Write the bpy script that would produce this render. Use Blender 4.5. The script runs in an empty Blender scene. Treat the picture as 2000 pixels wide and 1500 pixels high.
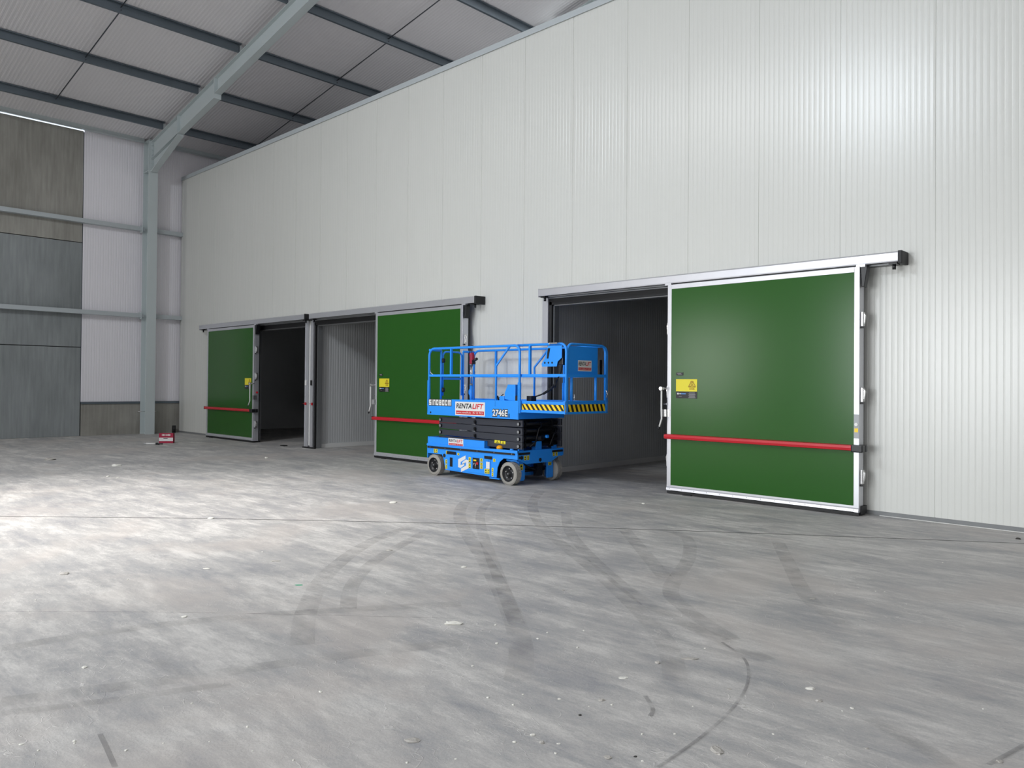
import bpy, math, random
from mathutils import Vector, Matrix
random.seed(7)
C = bpy.context.scene.collection
sc = bpy.context.scene

# ------------------------------------------------------------------ camera
EYE = 1.65
YAW, PITCH, ROLL, FPX, CY = .766535518, .0107428, .00865324, 1502.0, 733.8
fw = Vector((-math.sin(YAW)*math.cos(PITCH), math.cos(YAW)*math.cos(PITCH), math.sin(PITCH)))
r0 = Vector((math.cos(YAW), math.sin(YAW), 0)); u0 = r0.cross(fw)
rt = math.cos(ROLL)*r0 + math.sin(ROLL)*u0
up = -math.sin(ROLL)*r0 + math.cos(ROLL)*u0
cd = bpy.data.cameras.new('camera'); cam = bpy.data.objects.new('camera', cd); C.objects.link(cam)
cam.matrix_world = Matrix(((rt.x, up.x, -fw.x, 0), (rt.y, up.y, -fw.y, 0), (rt.z, up.z, -fw.z, EYE), (0, 0, 0, 1)))
cd.sensor_width = 36; cd.lens = 36*FPX/2000; cd.shift_y = -(750-CY)/2000; cd.clip_start = .05; cd.clip_end = 300
sc.camera = cam

def fl(px, py, z=0.0):
    """floor point that the photograph shows at a pixel (used to measure positions only)"""
    d = (px-1000)*rt - (py-CY)*up + FPX*fw
    t = (z-EYE)/d.z
    return Vector((d.x*t, d.y*t, z))

# ------------------------------------------------------------------ light
w = bpy.data.worlds.new('daylight'); sc.world = w; w.use_nodes = True
bg = w.node_tree.nodes['Background']; bg.inputs[0].default_value = (.75, .88, 1, 1); bg.inputs[1].default_value = 3.0
def area(name, loc, aim, sx, sy, power, col=(1, 1, 1), spread=180):
    l = bpy.data.lights.new(name, 'AREA'); l.shape = 'RECTANGLE'; l.size = sx; l.size_y = sy; l.energy = power; l.color = col
    l.spread = math.radians(spread)
    o = bpy.data.objects.new(name, l); C.objects.link(o); o.location = loc
    o.rotation_euler = (Vector(aim)-Vector(loc)).to_track_quat('-Z', 'Y').to_euler(); return o
LIGHTS = dict(south_roof=1150, wide_fill=430, gate_sw=760, east_fill=220, gate_s=370, bay=4000, mid_fill=590, north_fill=120)  # all but the south rooflight and southwest gate are added fills
area('rooflight_south', (-9.7, -7.6, 12.0), (-5.0, 6.0, 5.0), 2.0, 1.0, LIGHTS['south_roof'], (.84, .92, 1.0))
area('fill_light_wide', (3.0, -5.0, 11.8), (1.0, -3.0, 0.0), 10.0, 6.0, LIGHTS['wide_fill'], (.97, .99, 1))  # added fill from above for floor and wall, no known rooflight
area('fill_light_mid', (-12.5, -2.5, 10.8), (-12.5, -2.0, 0.0), 5.0, 4.0, LIGHTS['mid_fill'], (.97, .99, 1))  # added overhead fill for the middle of the floor
area('fill_light_north', (-12.0, 14.0, 10.9), (-14.0, 14.0, 0.0), 4.0, 3.0, LIGHTS['north_fill'])  # added fill that lifts the dark ceiling above the cold store
area('open_gate_southwest', (-21.0, -18.8, 2.9), (-15.5, 0, 1.6), 6.5, 4.6, LIGHTS['gate_sw'], (1.0, .99, .97))
area('fill_light_east', (15.0, -4.0, 2.6), (-6, 7, 0.5), 6.0, 4.8, LIGHTS['east_fill'], (.93, .97, 1.0))  # added weak side fill for the cold room partitions, no known gate
area('fill_light_south', (-7.0, -12.0, 2.8), (-3.5, 10, -0.8), 9.0, 4.8, LIGHTS['gate_s'], (.95, .98, 1.0), 84)  # added low fill that brightens the lower panel wall, no known gate
sp = bpy.data.lights.new('floor_pool_fill', 'SPOT'); sp.energy = LIGHTS['bay']; sp.spot_size = math.radians(60); sp.spot_blend = 1.0; sp.shadow_soft_size = .5; sp.color = (1, .97, .93)  # added unseen spot that makes the bright pool on the floor
so = bpy.data.objects.new('floor_pool_fill', sp); C.objects.link(so); so.location = (-11.6, 0.4, 9.6)
so.rotation_euler = (Vector((-10.4, 3.0, 0))-so.location).to_track_quat('-Z', 'Y').to_euler()

vs = sc.view_settings
sc.display_settings.display_device = 'sRGB'
vs.view_transform = 'Standard'; vs.look = 'None'; vs.gamma = 1; vs.use_curve_mapping = False; vs.exposure = 0.06
sc.cycles.use_denoising = True; sc.cycles.use_adaptive_sampling = True; sc.cycles.adaptive_threshold = .03
sc.cycles.max_bounces = 8; sc.cycles.diffuse_bounces = 5; sc.cycles.glossy_bounces = 4; sc.cycles.sample_clamp_indirect = 8

# ------------------------------------------------------------------ materials
def srgb(r, g, b):
    return tuple(((c/255)/12.92 if c/255 <= .04045 else ((c/255+.055)/1.055)**2.4) for c in (r, g, b)) + (1,)
def mat(name, col, rough=.5, metal=0.0, spec=.5, var=0.0, vscale=3.0, bump=0.0, bscale=60.0, coat=0.0):
    m = bpy.data.materials.new(name); m.use_nodes = True; nt = m.node_tree; b = nt.nodes['Principled BSDF']
    b.inputs['Roughness'].default_value = rough; b.inputs['Metallic'].default_value = metal
    b.inputs['Specular IOR Level'].default_value = spec; b.inputs['Coat Weight'].default_value = coat
    tc = nt.nodes.new('ShaderNodeTexCoord')
    n = nt.nodes.new('ShaderNodeTexNoise'); n.inputs['Scale'].default_value = vscale; n.inputs['Detail'].default_value = 4
    nt.links.new(tc.outputs['Object'], n.inputs['Vector'])
    mx = nt.nodes.new('ShaderNodeMix'); mx.data_type = 'RGBA'
    c1 = tuple(c*(1-var) for c in col[:3])+(1,); c2 = tuple(min(1, c*(1+var)) for c in col[:3])+(1,)
    mx.inputs['A'].default_value = c1; mx.inputs['B'].default_value = c2
    nt.links.new(n.outputs['Fac'], mx.inputs['Factor']); nt.links.new(mx.outputs['Result'], b.inputs['Base Color'])
    if bump:
        n2 = nt.nodes.new('ShaderNodeTexNoise'); n2.inputs['Scale'].default_value = bscale; n2.inputs['Detail'].default_value = 3
        nt.links.new(tc.outputs['Object'], n2.inputs['Vector'])
        bp = nt.nodes.new('ShaderNodeBump'); bp.inputs['Strength'].default_value = bump; bp.inputs['Distance'].default_value = .01
        nt.links.new(n2.outputs['Fac'], bp.inputs['Height']); nt.links.new(bp.outputs['Normal'], b.inputs['Normal'])
    return m
M = {}
M['panel'] = mat('white_panel_coating', srgb(214, 215, 210), .26, var=.015, vscale=.6)
M['liner'] = mat('grey_white_liner', srgb(240, 237, 242), .45, var=.03, vscale=.5)
M['roof'] = mat('roof_liner', srgb(232, 229, 231), .5, var=.03, vscale=.5)
M['inner'] = mat('cold_room_inner_panel', srgb(200, 202, 203), .4, var=.02, vscale=.5)
M['purlin'] = mat('galvanised_purlin', srgb(104, 114, 122), .42, .35, var=.12, vscale=2)
M['steel'] = mat('grey_painted_steel', srgb(196, 205, 206), .42, var=.04, vscale=1.5)
M['girt'] = mat('pale_grey_girt', srgb(185, 192, 195), .45, var=.03, vscale=1.5)
M['rod'] = mat('dark_sag_rod', srgb(80, 84, 90), .4, .5)
M['alu'] = mat('brushed_aluminium', srgb(214, 215, 220), .34, .65, var=.05, vscale=5)
M['alu2'] = mat('dull_aluminium', srgb(150, 152, 154), .5, .6, var=.05, vscale=5)
M['green'] = mat('glossy_green_door_skin', srgb(40, 90, 30), .19, spec=.32, var=.03, vscale=.8, bump=.035, bscale=2.2)
M['red'] = mat('red_buffer_rail', srgb(196, 30, 44), .35)
M['black'] = mat('black_rubber', srgb(22, 22, 24), .55)
M['blackpl'] = mat('black_plastic', srgb(26, 27, 30), .35)
M['white'] = mat('white_plastic', srgb(232, 232, 230), .35)
M['chrome'] = mat('bright_metal', srgb(215, 215, 215), .2, .9)
M['yellow'] = mat('yellow_label', srgb(232, 218, 50), .4)
M['hazyel'] = mat('hazard_yellow', srgb(252, 214, 40), .4)
M['brown'] = mat('dark_amber_print', srgb(140, 70, 20), .5)
M['bluelabel'] = mat('pale_blue_print', srgb(90, 140, 200), .5)
M['blue'] = mat('blue_machine_paint', srgb(42, 152, 255), .32, var=.02, vscale=4)
M['scissor'] = mat('charcoal_steel', srgb(52, 55, 64), .4, var=.05, vscale=6)
M['darksteel'] = mat('black_steel', srgb(24, 25, 30), .4, .3)
M['tyre'] = mat('grey_tyre_rubber', srgb(160, 157, 150), .8, var=.08, vscale=12)
M['hub'] = mat('black_wheel_rim', srgb(34, 35, 38), .4, .2)
M['amber'] = mat('amber_beacon_lens', srgb(255, 170, 10), .2)
M['crimson'] = mat('crimson_carton', srgb(168, 24, 62), .5)
M['crumb'] = mat('white_foam_crumb', srgb(226, 224, 216), .8, var=.05, vscale=30, bump=.4, bscale=90)
M['scrap'] = mat('grey_plaster_scrap', srgb(178, 174, 168), .85, var=.1, vscale=20, bump=.5, bscale=60)
M['dark_scrap'] = mat('dark_scrap', srgb(60, 58, 56), .8)
M['greenbit'] = mat('green_plastic_bit', srgb(70, 170, 130), .5)
M['print'] = mat('black_print', srgb(24, 22, 22), .5)
M['redprint'] = mat('red_print', srgb(206, 24, 38), .5)
M['greyprint'] = mat('grey_print', srgb(150, 150, 152), .5)
M['kerb'] = mat('grey_base_channel', srgb(128, 130, 131), .6, var=.08, vscale=4)
M['caulk'] = mat('white_caulk_line', srgb(225, 225, 222), .7)

def concrete(name, c1, c2, streak=False):
    m = mat(name, c1, .8, spec=.25); nt = m.node_tree; b = nt.nodes['Principled BSDF']; L = nt.links.new
    tc = nt.nodes.new('ShaderNodeTexCoord'); mp = nt.nodes.new('ShaderNodeMapping')
    mp.inputs['Scale'].default_value = (1, 1, .35) if streak else (1, 1, 1)
    L(tc.outputs['Object'], mp.inputs['Vector'])
    a = nt.nodes.new('ShaderNodeTexNoise'); a.inputs['Scale'].default_value = .9; a.inputs['Detail'].default_value = 7; a.inputs['Roughness'].default_value = .6
    s = nt.nodes.new('ShaderNodeTexNoise'); s.inputs['Scale'].default_value = 9; s.inputs['Detail'].default_value = 6
    mp2 = nt.nodes.new('ShaderNodeMapping'); mp2.inputs['Scale'].default_value = (1, 1.6, .12)
    L(tc.outputs['Object'], mp2.inputs['Vector']); L(mp2.outputs['Vector'], s.inputs['Vector']); L(mp.outputs['Vector'], a.inputs['Vector'])
    ad = nt.nodes.new('ShaderNodeMath'); ad.operation = 'MULTIPLY_ADD'; ad.inputs[1].default_value = .55
    L(s.outputs['Fac'], ad.inputs[0]); L(a.outputs['Fac'], ad.inputs[2])
    rp = nt.nodes.new('ShaderNodeValToRGB'); rp.color_ramp.elements[0].position = .55; rp.color_ramp.elements[1].position = 1.05
    rp.color_ramp.elements[0].color = c1; rp.color_ramp.elements[1].color = c2
    L(ad.outputs[0], rp.inputs[0]); L(rp.outputs[0], b.inputs['Base Color'])
    bp = nt.nodes.new('ShaderNodeBump'); bp.inputs['Strength'].default_value = .25; bp.inputs['Distance'].default_value = .01
    L(s.outputs['Fac'], bp.inputs['Height']); L(bp.outputs['Normal'], b.inputs['Normal'])
    return m
M['conc_a'] = concrete('cast_concrete_brownish', srgb(140, 138, 131), srgb(174, 172, 165), True)
M['conc_b'] = concrete('cast_concrete_grey', srgb(128, 133, 134), srgb(158, 163, 164), True)
M['plinth'] = concrete('plinth_concrete', srgb(138, 136, 129), srgb(166, 164, 157))

def floor_material():
    m = bpy.data.materials.new('dusty_concrete_slab'); m.use_nodes = True; nt = m.node_tree; b = nt.nodes['Principled BSDF']; L = nt.links.new
    N = nt.nodes.new
    geo = N('ShaderNodeTexCoord')
    def mapping(rot, scale):
        mp = N('ShaderNodeMapping'); mp.inputs['Rotation'].default_value = (0, 0, math.radians(rot)); mp.inputs['Scale'].default_value = scale
        L(geo.outputs['Object'], mp.inputs['Vector']); return mp.outputs['Vector']
    def noise(vec, s, d=6, r=.6, dist=0):
        n = N('ShaderNodeTexNoise'); n.inputs['Scale'].default_value = s; n.inputs['Detail'].default_value = d; n.inputs['Roughness'].default_value = r
        n.inputs['Distortion'].default_value = dist; L(vec, n.inputs['Vector']); return n.outputs['Fac']
    def rng(v, a, b_, lo=0, hi=1):
        q = N('ShaderNodeMapRange'); q.interpolation_type = 'SMOOTHSTEP'
        q.inputs['From Min'].default_value = a; q.inputs['From Max'].default_value = b_; q.inputs['To Min'].default_value = lo; q.inputs['To Max'].default_value = hi
        L(v, q.inputs['Value']); return q.outputs[0]
    def math_(op, a, b_):
        q = N('ShaderNodeMath'); q.operation = op
        for i, v in enumerate((a, b_)):
            if isinstance(v, (int, float)): q.inputs[i].default_value = v
            else: L(v, q.inputs[i])
        return q.outputs[0]
    iso = mapping(0, (1, 1, 1)); s1 = mapping(-38, (.5, 1, 1)); s2 = mapping(-58, (.28, 1, 1)); s3 = mapping(-12, (.3, 1, 1)); s4 = mapping(-47, (.10, 1, 1))
    big = noise(iso, .35, 3); mid = noise(s1, 1.7, 12, .74, .35); fine = noise(s2, 5.5, 10, .78, .25); sweep = noise(s3, 3.2, 10, .74, .5); scr = noise(s4, 5, 9, .8, .15)
    grit = noise(iso, 70, 4, .7)
    v = math_('MULTIPLY', rng(mid, .38, .64), .40)
    v = math_('ADD', v, math_('MULTIPLY', rng(fine, .38, .64), .30))
    v = math_('ADD', v, math_('MULTIPLY', rng(sweep, .44, .56), .14))
    v = math_('ADD', v, math_('MULTIPLY', rng(scr, .44, .60), .16))
    v = math_('ADD', v, math_('MULTIPLY', rng(big, .35, .65), .12))
    v = math_('ADD', v, math_('MULTIPLY', rng(grit, .3, .7), .16))
    # dried mud plates pressed by tyres: broken pale thin lines, only in patches
    vo = N('ShaderNodeTexVoronoi'); vo.feature = 'DISTANCE_TO_EDGE'; vo.inputs['Scale'].default_value = 11.5
    wv = N('ShaderNodeMix'); wv.data_type = 'VECTOR'; wv.inputs['Factor'].default_value = .05
    nc = N('ShaderNodeTexNoise'); nc.inputs['Scale'].default_value = 9; L(iso, nc.inputs['Vector'])
    L(mapping(-30, (.6, 1, 1)), wv.inputs['A']); L(nc.outputs['Color'], wv.inputs['B']); L(wv.outputs['Result'], vo.inputs['Vector'])
    line = rng(vo.outputs['Distance'], .008, .024, 1, 0)
    patch = rng(noise(iso, 1.1, 6), .45, .56)
    crack = math_('MULTIPLY', math_('MULTIPLY', line, patch), rng(noise(iso, 14, 4), .48, .55))
    v = math_('ADD', v, math_('MULTIPLY', crack, .26))
    v = math_('ADD', v, math_('MULTIPLY', rng(noise(mapping(-50, (.35, 1, 1)), 2.4, 12, .8, .4), .535, .56), -.13))
    v = math_('ADD', v, math_('MULTIPLY', rng(noise(mapping(-20, (.4, 1, 1)), 3.3, 12, .8, .4), .55, .57), .12))
    rp = N('ShaderNodeValToRGB'); e = rp.color_ramp.elements
    e[0].position = 0.12; e[0].color = srgb(153, 153, 156); e[1].position = 1.0; e[1].color = srgb(210, 207, 203)
    mid_e = rp.color_ramp.elements.new(.55); mid_e.color = srgb(179, 177, 175)
    L(v, rp.inputs[0])
    # warm dust film in broad patches
    dm = N('ShaderNodeMix'); dm.data_type = 'RGBA'; dm.inputs['B'].default_value = srgb(192, 184, 178)
    L(rng(noise(iso, .55, 5, .6, .5), .48, .66, 0, .5), dm.inputs['Factor']); L(rp.outputs[0], dm.inputs['A'])
    L(dm.outputs['Result'], b.inputs['Base Color'])
    b.inputs['Specular IOR Level'].default_value = .35
    L(rng(v, .2, 1.1, .58, .72), b.inputs['Roughness'])
    bp = N('ShaderNodeBump'); bp.inputs['Strength'].default_value = .5; bp.inputs['Distance'].default_value = .005
    L(math_('ADD', math_('MULTIPLY', crack, .8), math_('ADD', math_('MULTIPLY', fine, .8), math_('MULTIPLY', grit, .8))), bp.inputs['Height'])
    L(bp.outputs['Normal'], b.inputs['Normal'])
    return m
M['floor'] = floor_material()
def decal_material(name, col, strength, scale=4, lo=.35, hi=.6):
    m = bpy.data.materials.new(name); m.use_nodes = True; nt = m.node_tree; L = nt.links.new
    b = nt.nodes['Principled BSDF']; b.inputs['Base Color'].default_value = col; b.inputs['Roughness'].default_value = .7
    n = nt.nodes.new('ShaderNodeTexNoise'); n.inputs['Scale'].default_value = scale; n.inputs['Detail'].default_value = 5
    tc = nt.nodes.new('ShaderNodeTexCoord'); L(tc.outputs['Object'], n.inputs['Vector'])
    r = nt.nodes.new('ShaderNodeMapRange'); r.inputs['From Min'].default_value = lo; r.inputs['From Max'].default_value = hi; r.inputs['To Max'].default_value = strength
    L(n.outputs['Fac'], r.inputs['Value']); L(r.outputs[0], b.inputs['Alpha'])
    return m
M['track'] = decal_material('tyre_mark_dust', srgb(150, 147, 145), .22, 5, .3, .7)
M['track_dk'] = decal_material('tyre_mark_dark', srgb(120, 118, 118), .38, 6, .3, .55)
M['cut'] = decal_material('saw_cut', srgb(70, 68, 66), .85, 3, .2, .4)

# ------------------------------------------------------------------ mesh helpers
class MB:
    def __init__(s): s.v = []; s.f = []; s.sm = []
    def add(s, vs, fs, smooth=False):
        k = len(s.v); s.v += [tuple(p) for p in vs]; s.f += [tuple(i+k for i in f) for f in fs]; s.sm += [smooth]*len(fs); return s
    def box(s, x0, x1, y0, y1, z0, z1):
        x0, x1 = sorted((x0, x1)); y0, y1 = sorted((y0, y1)); z0, z1 = sorted((z0, z1))
        v = [(x0,y0,z0),(x1,y0,z0),(x1,y1,z0),(x0,y1,z0),(x0,y0,z1),(x1,y0,z1),(x1,y1,z1),(x0,y1,z1)]
        return s.add(v, [(0,3,2,1),(4,5,6,7),(0,1,5,4),(1,2,6,5),(2,3,7,6),(3,0,4,7)])
    def prism(s, pts, axis, a0, a1, smooth=False):
        """pts: 2-D outline in the two other axes (x: (y,z), y: (x,z), z: (x,y)); extruded from a0 to a1"""
        n = len(pts)
        def P(p, a): return {'x': (a, p[0], p[1]), 'y': (p[0], a, p[1]), 'z': (p[0], p[1], a)}[axis]
        v = [P(p, a0) for p in pts]+[P(p, a1) for p in pts]
        f = [tuple(range(n)), tuple(range(2*n-1, n-1, -1))]
        k = len(s.v); s.add(v, f)
        s.f += [(k+i, k+(i+1) % n, k+n+(i+1) % n, k+n+i) for i in range(n)]; s.sm += [smooth]*n
        return s
    def tube(s, path, r, n=10, cap=True, square=False):
        P = [Vector(p) for p in path]; rings = []
        if square: n = 4
        prev = None
        for i, p in enumerate(P):
            t = ((P[i+1]-P[i]).normalized() if i == 0 else (P[i]-P[i-1]).normalized() if i == len(P)-1 else ((P[i+1]-P[i]).normalized()+(P[i]-P[i-1]).normalized()).normalized())
            if prev is None:
                a = Vector((0, 0, 1)) if abs(t.z) < .9 else Vector((1, 0, 0)); nrm = (a-t*a.dot(t)).normalized()
            else: nrm = (prev-t*prev.dot(t)).normalized()
            prev = nrm; bn = t.cross(nrm)
            k = r*(1.41421 if square else 1)
            rings.append([p+k*(math.cos(2*math.pi*(j+.5*square)/n)*nrm+math.sin(2*math.pi*(j+.5*square)/n)*bn) for j in range(n)])
        k = len(s.v)
        for rg in rings: s.v += [tuple(q) for q in rg]
        for i in range(len(rings)-1):
            for j in range(n):
                s.f.append((k+i*n+j, k+i*n+(j+1) % n, k+(i+1)*n+(j+1) % n, k+(i+1)*n+j)); s.sm.append(not square)
        if cap:
            s.f.append(tuple(k+j for j in range(n-1, -1, -1))); s.sm.append(False)
            m = k+(len(rings)-1)*n; s.f.append(tuple(m+j for j in range(n))); s.sm.append(False)
        return s
    def lathe(s, prof, axis, c, n=32, cap0=True):
        """prof: list of (a, r) along axis; c: centre"""
        k = len(s.v)
        for a, r in prof:
            for j in range(n):
                t = 2*math.pi*j/n; u, w_ = r*math.cos(t), r*math.sin(t)
                s.v.append({'x': (c[0]+a, c[1]+u, c[2]+w_), 'y': (c[0]+u, c[1]+a, c[2]+w_), 'z': (c[0]+u, c[1]+w_, c[2]+a)}[axis])
        for i in range(len(prof)-1):
            for j in range(n):
                s.f.append((k+i*n+j, k+i*n+(j+1) % n, k+(i+1)*n+(j+1) % n, k+(i+1)*n+j)); s.sm.append(True)
        if cap0: s.f.append(tuple(k+j for j in range(n-1, -1, -1))); s.sm.append(False)
        m = k+(len(prof)-1)*n; s.f.append(tuple(m+j for j in range(n))); s.sm.append(False)
        return s
    def mesh(s, name, m, off=(0, 0, 0)):
        me = bpy.data.meshes.new(name); me.from_pydata([(a-off[0], b-off[1], c-off[2]) for a, b, c in s.v], [], s.f)
        for p, q in zip(me.polygons, s.sm): p.use_smooth = q
        for mm in (m if isinstance(m, (list, tuple)) else [m]): me.materials.append(mm)
        me.update(); return me

def fixn(me):
    import bmesh
    b = bmesh.new(); b.from_mesh(me); bmesh.ops.recalc_face_normals(b, faces=b.faces); b.to_mesh(me); b.free()
def setp(o, label=None, cat=None, group=None, kind=None):
    if label: o['label'] = label
    if cat: o['category'] = cat
    if group: o['group'] = group
    if kind: o['kind'] = kind
    return o
def root(name, loc, label, cat, group=None, kind=None):
    o = bpy.data.objects.new(name, None); C.objects.link(o); o.location = loc; o.empty_display_size = .1
    return setp(o, label, cat, group, kind)
def origin(o):
    v = Vector((0, 0, 0))
    while o is not None: v += o.location; o = o.parent
    return v
def part(name, mb, m, parent, label=None, bevel=0, kind=None):
    me = mb.mesh(name, m, origin(parent)) if isinstance(mb, MB) else mb
    fixn(me)
    o = bpy.data.objects.new(name, me); C.objects.link(o); o.parent = parent
    if bevel:
        q = o.modifiers.new('edge', 'BEVEL'); q.width = bevel; q.segments = 2; q.limit_method = 'ANGLE'
    if label: o['label'] = label
    if kind: o['kind'] = kind
    return o
def solo(name, mb, m, label=None, cat=None, group=None, kind=None, bevel=0, org=None):
    if org is None:
        xs, ys, zs = zip(*mb.v); org = ((min(xs)+max(xs))/2, (min(ys)+max(ys))/2, min(zs))
    me = mb.mesh(name, m, org); fixn(me)
    o = bpy.data.objects.new(name, me); C.objects.link(o); o.location = org
    if bevel:
        q = o.modifiers.new('edge', 'BEVEL'); q.width = bevel; q.segments = 2; q.limit_method = 'ANGLE'
    return setp(o, label, cat, group, kind)
def text_mb(s, size, face, x, z, d, width=None, bold=0.0, shear=0.0, thick=.0008):
    """flat lettering as geometry. face '-y' : reads along +x at plane y=d, starts at (x,z). face '+x': reads along +y at plane x=d, starts y=x"""
    cu = bpy.data.curves.new('t', 'FONT'); cu.body = s; cu.size = size; cu.offset = bold; cu.shear = shear; cu.resolution_u = 3
    o = bpy.data.objects.new('t', cu); C.objects.link(o)
    bpy.context.view_layer.update()
    me = o.evaluated_get(bpy.context.evaluated_depsgraph_get()).to_mesh()
    V = [v.co.copy() for v in me.vertices]; F = [tuple(p.vertices) for p in me.polygons]
    o.to_mesh_clear() if False else None
    bpy.data.objects.remove(o); bpy.data.curves.remove(cu)
    mb = MB()
    if not V: return mb
    wx = max(v.x for v in V)-min(v.x for v in V); k = (width/wx) if width else 1; mx = min(v.x for v in V)
    out = []
    for v in V:
        a, b = (v.x-mx)*k, v.y
        out.append((x+a, d, z+b) if face == '-y' else (d, x+a, z+b))
    mb.add(out, F); return mb
def rect(mb, face, a0, a1, z0, z1, d, t=.0015):
    return mb.box(a0, a1, d-t, d, z0, z1) if face == '-y' else mb.box(d, d+t, a0, a1, z0, z1)

# ------------------------------------------------------------------ the hall shell
WY = 10.43            # face of the cold store
XL = -25.0
JOINT0, PITCHW = -2.817, 1.1587
def zt(x): return 9.06+.190*(x+24.35)      # top of rafters
def zr(x): return zt(x)+.215               # underside of roof sheets
RIDGE = -3.0

f = MB(); f.add([(XL-.3, -19, 0), (19, -19, 0), (19, 24, 0), (XL-.3, 24, 0)], [(0, 1, 2, 3)])
f.add([(XL-.3, -19, -.2), (19, -19, -.2), (19, 24, -.2), (XL-.3, 24, -.2)], [(3, 2, 1, 0)])
floor = solo('floor', f, M['floor'], 'dusty grey concrete floor slab with tyre marks', 'floor', kind='structure', org=(0, 0, 0))

def polyline_strip(pts, wd, z=.0012):
    mb = MB(); P = [Vector(p) for p in pts]; vs = []
    for i, p in enumerate(P):
        t = (P[min(i+1, len(P)-1)]-P[max(i-1, 0)]).normalized(); n = Vector((-t.y, t.x, 0))
        vs += [(p.x+n.x*wd/2, p.y+n.y*wd/2, z), (p.x-n.x*wd/2, p.y-n.y*wd/2, z)]
    mb.add(vs, [(2*i, 2*i+1, 2*i+3, 2*i+2) for i in range(len(P)-1)]); return mb
def smooth(pts, n=8):
    P = [Vector(p) for p in pts]; out = []
    for i in range(len(P)-1):
        a, b, c, d = P[max(i-1, 0)], P[i], P[i+1], P[min(i+2, len(P)-1)]
        for k in range(n):
            t = k/n; out.append(.5*((2*b)+(c-a)*t+(2*a-5*b+4*c-d)*t*t+(3*b-a-3*c+d)*t*t*t))
    return out+[P[-1]]
def pix(*pp): return smooth([fl(*p) for p in pp])
part('expansion_joint', polyline_strip(pix((-60, 1008), (200, 1010.5), (400, 1012.8), (700, 1018.5), (1000, 1026), (1500, 1042.5), (2000, 1061.5), (2080, 1065)), .022), M['cut'], floor, 'dark narrow joint across the slab')
part('expansion_joint', polyline_strip(pix((-60, 1195), (300, 1195.5), (600, 1201), (900, 1208)), .008, .0011), M['track_dk'], floor, 'faint hairline joint')
TR = [  # (pixels of the photographed marks, width, material, z)
 ([(590, 1260), (600, 1190), (640, 1120), (720, 1060), (800, 1030)], .20, 'track', .0014),
 ([(680, 1190), (690, 1140), (740, 1090), (830, 1040)], .16, 'track', .0016),
 ([(1010, 1330), (1018, 1270), (1000, 1200), (950, 1100), (900, 1020), (905, 985), (940, 965)], .20, 'track', .0018),
 ([(1010, 1220), (975, 1130), (940, 1030), (945, 990), (985, 962)], .15, 'track', .0020),
 ([(1320, 1330), (1290, 1240), (1180, 1130), (1060, 1030), (1040, 985), (1055, 960)], .18, 'track', .0022),
 ([(1500, 1290), (1250, 1170), (1120, 1050), (1105, 1000)], .16, 'track', .0024),
 ([(1300, 1130), (1250, 1070), (1220, 1035)], .18, 'track', .0026),
 ([(1430, 1250), (1340, 1190), (1310, 1150), (1345, 1090), (1340, 1050), (1290, 1035)], .17, 'track', .0028),
 ([(1650, 1220), (1580, 1170), (1540, 1100), (1520, 1060)], .17, 'track', .0030),
 ([(0, 1268), (200, 1236), (400, 1212), (600, 1196), (900, 1180)], .17, 'track', .0032),
 ([(0, 1372), (200, 1346), (400, 1320), (600, 1290), (900, 1255)], .17, 'track', .0034),
 ([(0, 1395), (220, 1368), (450, 1335)], .10, 'track', .0036),
 ([(1285, 1500), (1370, 1440), (1430, 1385), (1460, 1335), (1455, 1290), (1410, 1255)], .024, 'track_dk', .0038),
 ([(1260, 1360), (1275, 1385), (1270, 1400)], .03, 'track_dk', .0040),
 ([(1930, 1495), (1985, 1465), (2010, 1450)], .03, 'track_dk', .0042),
 ([(195, 1435), (205, 1455), (225, 1500)], .03, 'track_dk', .0044),
 ([(300, 1290), (360, 1318)], .10, 'track', .0046),
 ([(1700, 1405), (1800, 1460), (1850, 1495)], .12, 'track', .0048),
]
for p, wd, mm, z in TR:
    part('tyre_mark', polyline_strip(pix(*p), wd*.78, z), M[mm], floor, kind='stuff')

# cold-store facade with fine ribs, joints and three openings
OPEN = [(-19.92, -17.33), (-16.83, -14.24), (-9.05, -6.46)]
def rib_profile(x0, x1, off=0.0, per=PITCHW/16, depth=.0017, jd=.007, joints=True, seed=1):
    """outline points (x, recess) of a micro-ribbed sheet with panel joints"""
    rnd = random.Random(seed); pts = []; k = math.floor((x0-off)/PITCHW)
    x = off+k*PITCHW
    while x < x1:
        tilt = rnd.uniform(-.0015, .0015)
        if joints: pts += [(x, 0), (x+.003, jd), (x+.012, jd), (x+.015, 0)]
        for i in range(16):
            a = x+i*per
            t = lambda q: tilt*((q-x)/PITCHW-.5)*2*(1 if joints else 0)
            if not (joints and i == 0): pts += [(a, 0+t(a)), (a+.006, depth+t(a)), (a+.012, depth*.9+t(a)), (a+.020, 0+t(a))]
            pts.append((a+per*.62, -.0006+t(a)))
        x += PITCHW
    return [(a, b) for a, b in pts if x0 <= a <= x1]
fac = MB()
pr = rib_profile(-24.93, 9.0, JOINT0, seed=4)
xs = sorted(set([p[0] for p in pr]+[a for o in OPEN for a in o]))
def interp(x):
    for i in range(len(pr)-1):
        if pr[i][0] <= x <= pr[i+1][0]:
            t = (x-pr[i][0])/max(1e-9, pr[i+1][0]-pr[i][0]); return pr[i][1]*(1-t)+pr[i+1][1]*t
    return 0
d_at = {p[0]: p[1] for p in pr}
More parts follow.
